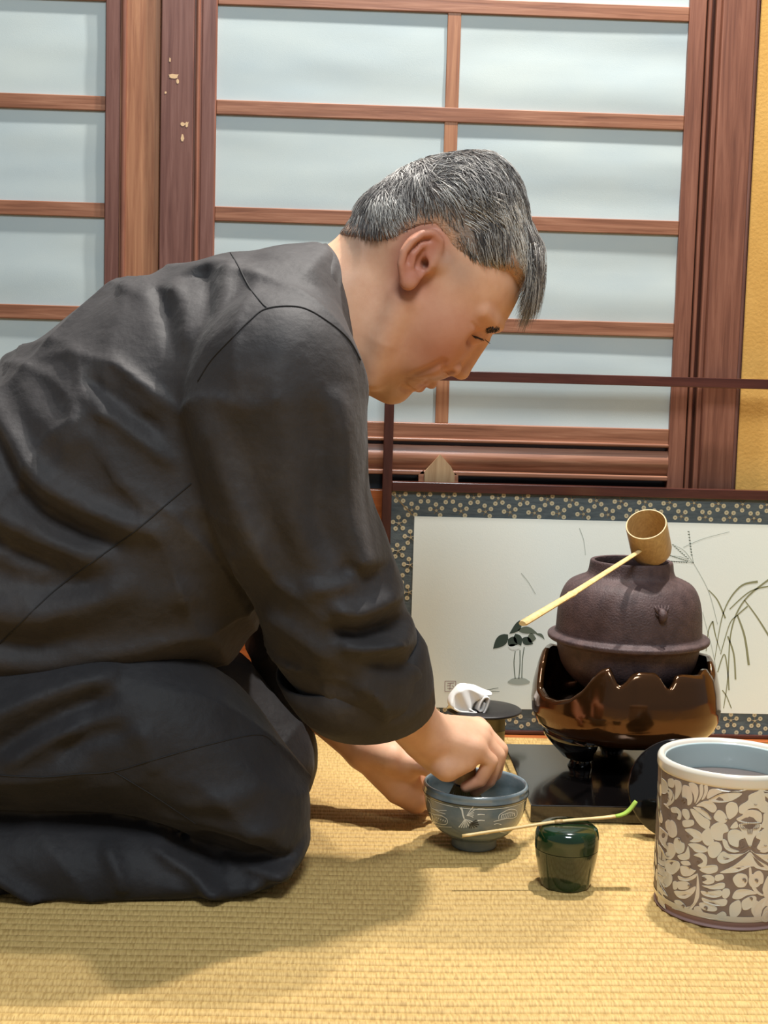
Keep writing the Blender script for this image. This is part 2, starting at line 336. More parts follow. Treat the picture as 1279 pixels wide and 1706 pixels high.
# painted camellia, grasses and seal
YP = YS-.0054
def flat(mb, pts, y=YP): mb.add([(lambda p: (p.x, y, p.z))(at(px, py, YP)) for px, py in pts], [tuple(range(len(pts)))])
def stroke(mb, pts, w0, w1, y=YP, n=6, piece=None):
    if piece: mb = MB()
    P = spline(pts, n); k = len(P); V = []
    for i in range(k):
        t = P[min(i+1, k-1)]-P[max(i-1, 0)]; t /= (np.hypot(*t)+1e-9); nn = np.array([-t[1], t[0]]); s = i/(k-1)
        wd = (w0+(w1-w0)*s)*.5
        for sg in (1, -1):
            q = P[i]+nn*wd*sg; p = at(q[0], q[1], YP); V.append((p.x, y, p.z))
    mb.add(V, [(2*i, 2*i+1, 2*i+3, 2*i+2) for i in range(k-1)])
    if piece: mb.obj(piece[0], M[piece[1]], pic)
def leaf(mb, a, b, w, bend=0):
    a, b = np.array(a, float), np.array(b, float); t = (b-a); n = np.array([-t[1], t[0]])/np.hypot(*t); P = []
    for s in np.linspace(0, 1, 9): P.append(a+t*s+n*(w*math.sin(math.pi*s**.8)+bend*math.sin(math.pi*s)))
    for s in np.linspace(1, 0, 9)[1:-1]: P.append(a+t*s+n*(-w*math.sin(math.pi*s**.8)+bend*math.sin(math.pi*s)))
    q = MB(); flat(q, P); q.obj('painted_leaf' if mb != 'picture' else 'painted_flower', M[mb], pic)
lv, lm, fl, st, wash = 'ink_dark', 'ink_mid', 'picture', MB(), MB()
leaf(lv, (846, 1057), (821, 1081), 9); leaf(lv, (868, 1033), (848, 1056), 6, -3); leaf(lv, (846, 1065), (862, 1074), 9)
leaf(lv, (858, 1056), (868, 1076), 7); leaf(lv, (869, 1064), (888, 1073), 7)
leaf(lm, (862, 1050), (896, 1056), 6, -3); leaf(lm, (878, 1062), (893, 1064), 8); leaf(lm, (892, 1056), (907, 1066), 2.5, -3)
leaf(fl, (846, 1076), (866, 1080), 5)
for pts in (((858, 1085), (856, 1105), (858, 1131)), ((866, 1083), (866, 1108), (864, 1131)), ((873, 1078), (870, 1100), (869, 1130))): stroke(None, pts, 1.5, 1.5, piece=('painted_stem', 'ink_mid'))
flat(wash, [(864+18*math.cos(a)*(1+.12*math.sin(3*a)), 1135+6*math.sin(a)) for a in np.linspace(0, 6.283, 21)[:-1]])
for pts in (((808, 1150), (830, 1146)), ((812, 1152), (832, 1152))): stroke(None, pts, 1.2, .8, piece=('painted_twig', 'ink_mid'))
wash.obj('painted_ground', M['ink_pale'], pic)
gr, gl = MB(), MB()
for pts, a, b in ((((1205, 1180), (1212, 1130), (1218, 1050), (1240, 1000), (1285, 962)), 1.5, 4), (((1190, 1100), (1205, 1020), (1232, 978), (1262, 969)), 1, 5), (((1208, 1030), (1195, 1000), (1180, 983)), 3, 2),
                  (((1200, 1090), (1215, 1040), (1228, 1025), (1245, 1010)), 1.5, 3), (((1228, 1025), (1240, 1060), (1247, 1108)), 3, 5), (((1212, 1060), (1222, 1090), (1225, 1132)), 3, 3.5), (((1195, 1120), (1206, 1090), (1212, 1120), (1214, 1150)), 2, 3),
                  (((1215, 1015), (1250, 985), (1290, 975)), 2, 3), (((1176, 1085), (1180, 1050), (1187, 1035)), 1.5, 3), (((1203, 1150), (1210, 1160), (1218, 1180)), 2, 2), (((1187, 1035), (1192, 1060), (1200, 1085)), 3, 1), (((1240, 1000), (1262, 1030), (1290, 1075)), 2, 4)): stroke(None, pts, a*.9, b*.8, piece=('painted_grass_blade', 'ink_olive'))
for pts in (((1195, 1040), (1180, 985), (1155, 938)), ((1155, 938), (1150, 910), (1148, 886)), ((1155, 938), (1140, 918), (1122, 908)), ((1155, 938), (1135, 928), (1118, 926)), ((1155, 938), (1138, 936), (1112, 935)), ((1138, 912), (1170, 898), (1215, 886)), ((965, 880), (972, 900), (975, 925)), ((868, 955), (880, 970), (892, 990)), ((1200, 1180), (1190, 1100), (1170, 1020))):
    stroke(None, pts, 1.0, 0.8, piece=('painted_grass_stalk', 'ink_pale'))
for (a, b) in (((1155, 938), (1148, 886)), ((1155, 938), (1122, 908)), ((1155, 938), (1118, 926)), ((1155, 938), (1112, 935))):
    for s in np.linspace(.25, 1, 9): c = np.array(a)+(np.array(b)-np.array(a))*s; stroke(gr, (c, c+np.array((-3.2, -.8))), 2.0, .8, n=1)
tag(gr.obj('painted_grass_seeds', M['ink_mid'], pic), kind='stuff')
se = MB()
for a, b in (((741, 1135), (759, 1135)), ((741, 1152), (759, 1152)), ((741, 1135), (741, 1152)), ((759, 1135), (759, 1152)), ((745, 1139), (756, 1138)), ((744, 1143), (750, 1142)), ((753, 1142), (756, 1145)), ((745, 1147), (756, 1148)), ((750, 1139), (749, 1149))): stroke(se, (a, b), 1, 1, n=1)
se.obj('painted_seal', M['ink_seal'], pic)

# ---------------------------------------------------------------- black board, brazier, kettle
YK = 1.815
cK = at(1046, 1060, YK); KX = cK.x
bl, bf, bb_ = G(884, 1372).x, G(960, 1371).y, G(900, 1240, .021).y
board = MB().box((bl, bf, 0), (bl+.285, bb_, .021), .0012).obj('hearth_board', M['board'], loc=(bl+.14, (bf+bb_)/2, 0)); tag(board, 'glossy black lacquer board under the brazier', 'board')
FZ = lambda py, Y=YK: at(1046, py, Y).z
def kz(py): return FZ(py)
pxr = YK/FPX
fu = thing('brazier', (KX, YK, .021), 'glossy dark brown brazier with scalloped rim holding the iron kettle', 'brazier')
RF = 160*pxr
zbot = kz(1224)
# outer profile radius by height (px radii)
prof_r = [(1060, 128), (1085, 141), (1110, 150), (1140, 157), (1168, 160), (1186, 158), (1201, 151), (1212, 139), (1219, 120), (1224, 92), (1226, 50)]
pr_z = [kz(a) for a, _ in prof_r][::-1]; pr_r = [b*pxr for _, b in prof_r][::-1]
rad_at = lambda z: float(np.interp(z, pr_z, pr_r))
# rim height by azimuth (0 = towards camera, + = right), from photo points on the near rim
rim = [(-180, 1082), (-150, 1076), (-120, 1070), (-100, 1078), (-88, 1105), (-80, 1145), (-70, 1160), (-58, 1167), (-47, 1164), (-39, 1150), (-34, 1132), (-29, 1118), (-24, 1115), (-21, 1124), (-18.5, 1139), (-15.5, 1145), (-12, 1137), (-9, 1127), (-5, 1123), (3, 1124), (7, 1124), (10, 1133), (13, 1147), (16, 1150), (19, 1141), (22, 1129), (27, 1126), (38, 1127), (44, 1126), (49, 1119), (54, 1116), (58, 1128), (63, 1122), (70, 1104), (85, 1093), (110, 1086), (150, 1082), (180, 1082)]
def rimz(a):
    py = float(np.interp(a, [r[0] for r in rim], [r[1] for r in rim])); y = YK-RF*.97*math.cos(math.radians(a))
    return at(1046+RF/pxr*math.sin(math.radians(a)), py, y).z
NA, NZ = 180, 22; V = []; F = []
for lay in (0, 1):
    for i in range(NZ+1):
        for k in range(NA):
            a = 360*k/NA-180; zt = rimz(a); z = pr_z[0]+(zt-pr_z[0])*(i/NZ); r = rad_at(z)-(.006 if lay else 0)-(0.002*(1 if i == NZ else 0))
            if lay and i == NZ: z -= .0005
            q = math.radians(a); V.append((KX+r*math.sin(q), YK-r*math.cos(q), z+(.004*(1-i/NZ) if lay else 0)))
o_ = (NZ+1)*NA
for i in range(NZ):
    for k in range(NA):
        j = (k+1) % NA; F.append((i*NA+k, i*NA+j, (i+1)*NA+j, (i+1)*NA+k)); F.append((o_+i*NA+k, o_+(i+1)*NA+k, o_+(i+1)*NA+j, o_+i*NA+j))
for k in range(NA):
    j = (k+1) % NA; F.append((NZ*NA+k, NZ*NA+j, o_+NZ*NA+j, o_+NZ*NA+k))
F.append(tuple(range(NA))[::-1]); F.append(tuple(o_+k for k in range(NA)))
mk('bowl', V, F, M['bronze'], fu)
# legs: three curved legs that grow out of the bowl's underside
def leg(az):
    q = math.radians(az); d = Vector((math.sin(q), -math.cos(q), 0)); s = Vector((math.cos(q), math.sin(q), 0)); V = []; n = 14
    st_ = [(zbot+.012, .092, .058, .018), (zbot+.002, .090, .052, .020), (zbot-.010, .084, .038, .019), (zbot-.022, .077, .025, .016), (.038, .072, .0165, .0135), (.030, .071, .0155, .013), (.0215, .073, .0185, .015)]
    for z, r, wd, th in st_:
        for k in range(n):
            a = 2*math.pi*k/n; p = Vector((KX, YK, z))+d*(r+th*math.cos(a))+s*(wd*math.sin(a)); V.append(p)
    F = [(i*n+k, i*n+(k+1) % n, (i+1)*n+(k+1) % n, (i+1)*n+k) for i in range(len(st_)-1) for k in range(n)]+[tuple(range(n))[::-1], tuple((len(st_)-1)*n+k for k in range(n))]
    b = MB().add(V, F); b.obj('leg', M['black_lacquer'], fu, smooth=True)
for az in (-62, 62, 180): leg(az)
# kettle
ke = thing('iron_kettle', (KX, YK, kz(1130)), 'rough dark brown iron kettle with flange sitting in the brazier', 'kettle')
kp = [(62, 934), (66.5, 933), (69, 935), (70, 941), (71.5, 950), (76, 958), (90, 964), (103, 971), (112, 983), (118, 1000), (121, 1020), (122.5, 1045), (124, 1053), (134.5, 1057), (136, 1061), (134, 1065), (122, 1070), (118, 1085), (112, 1105), (98, 1125), (75, 1142), (40, 1152), (.5, 1154)]
KP = spline([(r*pxr, kz(y)) for r, y in kp], 3)
body = MB().lathe([tuple(p) for p in KP], (KX, YK, 0), 96).lathe([(62*pxr, kz(934)), (61*pxr, kz(945)), (75*pxr, kz(965)), (100*pxr, kz(985)), (105*pxr, kz(1060)), (.5*pxr, kz(1062))], (KX, YK, 0), 96)
body.obj('pot', M['iron'], ke, smooth=True)
def lug(az):
    q = math.radians(az); d = Vector((math.sin(q), -math.cos(q), 0)); s = Vector((math.cos(q), math.sin(q), 0)); b = MB(); U = Vector((0, 0, 1))
    c = Vector((KX, YK, kz(1003)))+d*(118*pxr); k = pxr
    b.tube([c+U*8*k, c+U*3*k+d*6*k, c-U*3*k+d*8*k, c-U*9*k+d*5*k, c-U*15*k], [4*k, 7*k, 7.5*k, 5*k, 2*k], 10)
    for dx, ang in ((-8, .45), (-4, .2), (0, 0), (4, -.2), (8, -.45)):
        b.tube([c+s*dx*.6*k+d*3*k, c+s*(dx-6*ang)*k+U*9*k+d*3*k, c+s*(dx-10*ang)*k+U*15*k+d*1*k], [3*k, 2*k, .5*k], 6)
    for sg in (-1, 1): b.tube([c+s*sg*6*k-U*2*k+d*4*k, c+s*sg*11*k+U*2*k+d*1*k], [2.6*k, 1*k], 6)
    b.tube([c+d*9*k-U*1*k, c+d*11*k-U*5*k, c+d*9*k-U*8*k], [2.5*k, 3*k, 1.5*k], 8)
    b.obj('lug', M['iron'], ke, smooth=True)
lug(13); lug(193)
# ladle resting on the kettle mouth
lc = at(1086, 921, 1.79); ax = Vector((-.31, -.60, .74)).normalized()
la = thing('bamboo_ladle', lc, 'bamboo water ladle resting across the mouth of the iron kettle', 'ladle')
e1 = ax.cross(Vector((0, 0, 1))).normalized(); e2 = ax.cross(e1); RC, HC = 34.5*1.77/FPX, .056
def ring(b, prof, n=48):
    V = [lc+ax*h+e1*(r*math.cos(2*math.pi*k/n))+e2*(r*math.sin(2*math.pi*k/n)) for r, h in prof for k in range(n)]
    b.add(V, [(i*n+k, i*n+(k+1) % n, (i+1)*n+(k+1) % n, (i+1)*n+k) for i in range(len(prof)-1) for k in range(n)])
b = MB(); ring(b, [(.0005, 0), (RC*.86, 0), (RC*.95, .002), (RC, .008), (RC*1.0, HC-.002), (RC*.985, HC), (RC*.93, HC), (RC*.915, HC-.002), (RC*.9, .006), (.0005, .005)]); b.obj('cup', M['bamboo'], la, smooth=True, auto=45)
h0 = at(1064, 919, 1.755); h1 = at(952, 990, 1.60); h2 = at(870, 1039, 1.49)
hp = [h0+(h0-h1).normalized()*.012] + [h0.lerp(h1, s) for s in (0, .25, .5, .75, .96)]+[h1, h1.lerp(h2, .06)]+[h1.lerp(h2, s) for s in (.3, .6, .97, 1)]
wd = [.0026, .0028, .003, .0032, .0034, .0036, .0046, .0038, .0038, .004, .0043, .0036]
MB().tube(hp, [(q*1.25, q*.8) for q in wd], 8).obj('handle', M['bamboo_pale'], la, smooth=True, auto=50)

# ---------------------------------------------------------------- kettle lid on its rest, folded cloth
rc = G(818, 1250)
rest = MB().lathe([(.017, 0), (.0185, .001), (.0185, .030), (.0195, .031), (.0185, .033), (.0185, .053), (.0165, .054), (.015, .053), (.015, .004), (.0005, .004)], (rc.x, rc.y, 0), 32).obj('lid_rest', M['bamboo_green'], smooth=True, loc=(rc.x, rc.y, 0), auto=50)
tag(rest, 'short bamboo stand under the dark kettle lid', 'lid rest')
kc = Vector((rc.x-.012, rc.y, .0545))
kl = thing('kettle_lid', kc, 'dark flat round kettle lid lying on a bamboo stand beside the brazier', 'lid')
MB().lathe([(.0005, 0), (.030, 0), (.050, .002), (.053, .004), (.0535, .0055), (.052, .0068), (.03, .0085), (.0005, .0095)], kc, 56).obj('plate', M['dark_iron'], kl, smooth=True)
MB().lathe([(.004, .008), (.004, .014), (.009, .016), (.011, .021), (.009, .026), (.0005, .028)], kc+Vector((-.004, .006, 0)), 24).obj('knob', M['dark_iron'], kl, smooth=True)
# cloth: folded sheet, layers rolled at the right end
cy = kc.y-.018
ck = thing('folded_cloth', at(785, 1186, cy), 'white folded linen tea cloth lying on the dark kettle lid', 'cloth')
# ---------------------------------------------------------------- tea bowl
bc = G(789, 1407); kb = bc.y/FPX
bo = thing('tea_bowl', (bc.x, bc.y, 0), 'blue grey glazed tea bowl with white crane and pine clouds under the hand', 'bowl')
RB = 90*kb; ZB = .0735
outp = [(.024, .0), (.0262, .0006), (.0262, .008), (.0275, .012), (.037, .0165), (.046, .024), (.0525, .034), (.0565, .046), (.0585, .058), (.0592, .0625), (.0604, .064), (RB, .068), (RB, .0715), (RB-.0012, ZB)]
inp = [(RB-.003, ZB), (RB-.0045, .071), (.0555, .060), (.053, .046), (.047, .032), (.036, .022), (.018, .017), (.0005, .016)]
BO = [tuple(p) for p in spline(outp, 3)]
MB().lathe(BO+inp, (bc.x, bc.y, 0), 96).obj('vessel', M['celadon'], bo, smooth=True)
MB().lathe([(.0005, .0), (.024, .0)], (bc.x, bc.y, .0004), 48).obj('foot_base', M['celadon'], bo, smooth=True)
vessel = [c for c in bo.children if c.name.startswith('vessel')][0]
bz = np.array([p[1] for p in BO]); br = np.array([p[0] for p in BO])
def on_lathe(c, zz, rr, px, py, lift, it=12):      # photo point -> point on the near side of a turned surface
    R_ = float(np.max(rr)); y = c.y-R_
    for _ in range(it):
        p = at(px, py, y); r = float(np.interp(p.z, zz, rr))+lift; dx = p.x-c.x; dx = max(-r*.995, min(r*.995, dx)); y = c.y-math.sqrt(max(r*r-dx*dx, 0))
    return Vector((c.x+dx, y, p.z))
def lstroke(mb, c, zz, rr, pts, w0, w1, lift=.0003, n=5):
    P = spline(pts, n) if len(pts) > 2 else np.array(pts, float); k = len(P); V = []
    for i in range(k):
        t = P[min(i+1, k-1)]-P[max(i-1, 0)]; t = t/(np.hypot(*t)+1e-9); nn = np.array([-t[1], t[0]]); s = i/max(k-1, 1); wd = .5*(w0+(w1-w0)*s)
        for sg in (1, -1): q = P[i]+nn*wd*sg; V.append(on_lathe(c, zz, rr, q[0], q[1], lift))
    mb.add(V, [(2*i, 2*i+1, 2*i+3, 2*i+2) for i in range(k-1)])
zi = np.argsort(bz); BZ, BR = bz[zi], br[zi]
wt, dk = MB(), MB()
B = lambda pts: [(680+a/5.81, 1260+b/5.81) for a, b in pts]
S = lambda pts, a, b, mb=wt: lstroke(mb, bc, BZ, BR, B(pts), a, b)
S([(505, 498), (520, 520), (527, 560), (540, 605)], 3.2, 2.2); S([(498, 502), (470, 492), (430, 486)], .9, .5, dk)
for e in ((628, 488), (640, 520), (636, 545), (632, 570), (628, 590)): S([(565, 575), ((565+e[0])/2, (575+e[1])/2-4), e], .7, 1.5)
for e in ((488, 688), (512, 692), (536, 694), (560, 690), (584, 676), (608, 655), (622, 634)): S([(545, 606), ((545+e[0])/2+4, (606+e[1])/2), e], .7, 2.0)
for e in ((660, 618), (675, 640), (684, 662), (668, 684), (640, 694), (610, 698), (590, 696)): S([(600, 650), ((600+e[0])/2, (650+e[1])/2), e], .8, 1.8, dk)
for pts in ([(875, 610), (880, 570), (915, 545), (960, 520), (1000, 512), (1040, 520), (1052, 545), (1045, 580), (1010, 598), (960, 600), (905, 612), (825, 632)], [(900, 600), (905, 570), (950, 555), (990, 545), (1025, 555), (1030, 580)],
            [(715, 745), (760, 752), (820, 730), (860, 722), (900, 735), (950, 742)], [(740, 735), (790, 718), (840, 712)], [(830, 660), (860, 652), (900, 660)],
            [(225, 560), (240, 600), (230, 640), (260, 660), (320, 680), (420, 686)], [(240, 565), (290, 570), (350, 590), (378, 620), (370, 655), (330, 660), (280, 645), (245, 620)], [(190, 420), (215, 460), (225, 500), (280, 520), (370, 525)],
            [(230, 500), (290, 535), (360, 560)], [(200, 540), (250, 560), (330, 575)]): S(pts, 1.2, 1.2)
for a in np.linspace(0, 1, 8): S([(895+130*a, 600-38*a+12), (905+125*a, 572-30*a)], 1.0, .7)
for a in np.linspace(0, 1, 5): S([(265+90*a, 600+40*a), (275+85*a, 590+30*a)], 1.0, 2.4)
for yy in (512, 565, 622): S([(670, yy), (705, yy-3), (740, yy)], 2.2, 1.2)
wt.obj('white_painting', M['slip'], vessel, smooth=True); dk.obj('dark_feather_painting', M['slip_dark'], vessel, smooth=True)
def band(name, zc, dz, m_, lift=.00025): 
    r_ = [float(np.interp(zc+s, BZ, BR))+lift for s in (-dz, dz)]
    MB().lathe([(r_[0], zc-dz), (r_[1], zc+dz)], (bc.x, bc.y, 0), 96).obj(name, m_, vessel, smooth=True)
band('dark_line', .0640, .0006, M['slip_dark']); band('white_line', .0605, .0004, M['slip']); band('dark_line', .0150, .0004, M['slip_dark'])
MB().lathe([(.0553, .0585), (.0556, .0600)], (bc.x, bc.y, 0), 96).obj('dark_line', M['slip_dark'], vessel, smooth=True)
tea = MB().lathe([(.0005, .0245), (.02, .0246), (.0405, .0245), (.0385, .0235), (.0005, .0235)], (bc.x, bc.y, 0), 64).obj('green_tea', M['tea'], smooth=True, loc=(bc.x, bc.y, .0245)); tag(tea, 'frothy green tea inside the blue grey bowl', 'tea')

# whisk held in the right hand
wc = Vector((at(775, 1290, bc.y).x, bc.y-.004, 0)); wk = thing('tea_whisk', (wc.x, wc.y, .028), 'bamboo tea whisk held upright inside the tea bowl', 'whisk')
MB().lathe([(.0005, .118), (.0108, .118), (.0115, .116), (.0115, .078), (.0122, .076), (.0122, .074), (.0115, .072), (.0005, .072)], (wc.x, wc.y, 0), 28).obj('handle', M['bamboo_pale'], wk, smooth=True, auto=40)
ti = MB()
for k in range(44):
    a = 2*math.pi*k/44
    for rr_, zt in ((1.0, .0285), (.45, .032)):
        ti.tube([(wc.x+.0112*math.cos(a), wc.y+.0112*math.sin(a), .074), (wc.x+.017*rr_*math.cos(a)+.004*math.cos(a), wc.y+.017*rr_*math.sin(a)+.004*math.sin(a), .052), (wc.x+.021*rr_*math.cos(a), wc.y+.021*rr_*math.sin(a), .036), (wc.x+.018*rr_*math.cos(a), wc.y+.018*rr_*math.sin(a), zt)], [.0006, .0005, .0004, .0003], 4)
tag(ti.obj('tines', M['bamboo_green'], wk), kind='stuff')
MB().lathe([(.0120, .0735), (.0128, .072), (.0120, .0705)], (wc.x, wc.y, 0), 28).obj('thread_binding', M['slip_dark'], wk, smooth=True)

# ---------------------------------------------------------------- tea caddy and scoop
nc = G(941, 1473); kn = nc.y/FPX
na = thing('tea_caddy', (nc.x, nc.y, 0), 'dark green lacquer tea caddy with a bamboo scoop across its lid', 'caddy')
zl = .041
MB().lathe([(.0005, 0), (.024, 0), (.0255, .0008), (.0272, .006), (.0298, .018), (.0322, .031), (.0333, zl-.0003), (.0005, zl-.0003)], (nc.x, nc.y, 0), 72).obj('body', M['natsume'], na, smooth=True, auto=40)
MB().lathe([(.0005, zl), (.0331, zl), (.0335, zl+.0004), (.0337, .049), (.0334, .056), (.0318, .0612), (.028, .0645), (.018, .0662), (.0005, .0666)], (nc.x, nc.y, 0), 72).obj('lid', M['natsume'], na, smooth=True, auto=40)
s0, s1, s2, s3, s4 = at(770, 1385, nc.y-.012), at(930, 1361, nc.y-.002), at(1010, 1354, nc.y+.004), at(1042, 1347, nc.y+.006), at(1060, 1327, nc.y+.008)
dz = (.0666+.0022)-s1.z
sc_ = thing('tea_scoop', (s1.x, s1.y, .0667), 'thin bamboo tea scoop with green tip lying across the green caddy', 'scoop')
SP = [Vector(p) for p in spline([s0, s0.lerp(s1, .5), s1, s2, s3, s4], 6)]; SP = [p+Vector((0, 0, dz)) for p in SP]
sw = [.0022+.0004*min(1, i/12) if i < 16 else .0026+.0016*min(1, (i-16)/9) for i in range(len(SP))]; sw[-1] = .0028
cut = 20
MB().tube(SP[:cut+1], [(q, .0017) for q in sw[:cut+1]], 8).obj('shaft', M['bamboo_pale'], sc_, smooth=True)
MB().tube(SP[cut:], [(q, .0017) for q in sw[cut:]], 8).obj('tip', M['matcha'], sc_, smooth=True)
nd = SP[12]; MB().tube([SP[11].lerp(SP[12], .5), SP[12], SP[12].lerp(SP[13], .5)], [(.0027, .0019), (.0031, .0024), (.0027, .0019)], 8).obj('node', M['bamboo'], sc_, smooth=True)

# ---------------------------------------------------------------- water jar
jc = G(1204, 1506); kj = jc.y/FPX
ja = thing('water_jar', (jc.x, jc.y, 0), 'large cream and taupe water jar with carved peony scrolls at the right edge', 'jar')
RJ = 124*kj; ZJ = at(1204, 1259, jc.y).z
jp = [(.0005, 0), (RJ*.88, 0), (RJ*.925, .003), (RJ*.945, .008)]
jw = [(RJ*.945, .008), (RJ*.962, .016), (RJ*.972, .03), (RJ*.975, ZJ*.45), (RJ*.972, ZJ*.7), (RJ*.985, ZJ-.0135)]
jr = [(RJ*.985, ZJ-.0135), (RJ*.998, ZJ-.0115), (RJ, ZJ-.006), (RJ*.995, ZJ-.003), (RJ*.965, ZJ), (RJ*.92, ZJ-.001), (RJ*.895, ZJ-.004)]
ji = [(RJ*.895, ZJ-.004), (RJ*.88, ZJ-.012), (RJ*.875, ZJ*.5), (RJ*.85, .01), (.0005, .009)]
for nme, pf, mm in (('foot', jp, 'jar_foot'), ('wall', jw, 'jar'), ('rim', jr, 'jar_white'), ('inner_wall', ji, 'jar_inside')):
    MB().lathe([tuple(q) for q in spline(pf, 4)], (jc.x, jc.y, 0), 120).obj(nme, M[mm], ja, smooth=True)
MB().lathe([(RJ*.950, .0088), (RJ*.960, .0115), (RJ*.968, .0150)], (jc.x, jc.y, 0), 120).obj('lower_band', M['jar_white'], ja, smooth=True)
tag(MB().lathe([(.0005, ZJ-.030), (RJ*.874, ZJ-.030), (RJ*.873, ZJ-.034), (.0005, ZJ-.034)], (jc.x, jc.y, 0), 80).obj('water', M['water'], smooth=True, loc=(jc.x, jc.y, ZJ-.030)), 'water standing inside the cream water jar', 'water')
JW = spline(jw, 6); JZ, JR = JW[:, 1], JW[:, 0]
wall_ = [c for c in ja.children if c.name.startswith('wall')][0]
jl = MB()
J = lambda a, b: (1060+a/4.489, 1200+b/4.489)
pe = on_lathe(jc, JZ, JR, *J(848, 950), 0); TH0 = math.atan2(pe.y-jc.y, pe.x-jc.x)
def jpetal(P, lift=.0005):              # filled, slightly raised slip shape from crop points
    Q = spline([J(*p) for p in P], 4, True); c = Q.mean(0); n = len(Q); V = []
    T = np.roll(Q, -1, 0)-np.roll(Q, 1, 0); T /= np.linalg.norm(T, axis=1, keepdims=True)+1e-9; N_ = np.stack([-T[:, 1], T[:, 0]], 1)
    x_, y_ = Q[:, 0], Q[:, 1]
    if (x_*np.roll(y_, -1)-np.roll(x_, -1)*y_).sum() < 0: N_ = -N_
    for f_, l_ in ((.1, .0001), (.5, lift)):
        for q in Q+N_*f_: V.append(on_lathe(jc, JZ, JR, q[0], q[1], l_))
    MB().add(V, [(i, (i+1) % n, n+(i+1) % n, n+i) for i in range(n)]+[tuple(range(n, 2*n))]).obj('slip_petal', M['jar_white'], wall_)
    if max(p[0] for p in P) < 860:         # the scroll repeats mirrored on the other side of the peony
        W_ = []
        for v in V: th = 2*TH0-math.atan2(v.y-jc.y, v.x-jc.x); r = math.hypot(v.x-jc.x, v.y-jc.y); W_.append((jc.x+r*math.cos(th), jc.y+r*math.sin(th), v.z))
        MB().add(W_, [(i, (i+1) % n, n+(i+1) % n, n+i) for i in range(n)]+[tuple(range(n, 2*n))]).obj('slip_petal', M['jar_white'], wall_)
def jline(pts, a=4, b=3): lstroke(jl, jc, JZ, JR, [J(*p) for p in pts], a/4.489, b/4.489, .0011)
def blob(cx, cy, rx, ry, rot=0, k=8, wob=.05):
    r_ = math.radians(rot); jpetal([(cx+rx*math.cos(a)*math.cos(r_)-ry*math.sin(a)*math.sin(r_), cy+rx*math.cos(a)*math.sin(r_)+ry*math.sin(a)*math.cos(r_)) for a in np.linspace(0, 6.283, k+1)[:-1]])
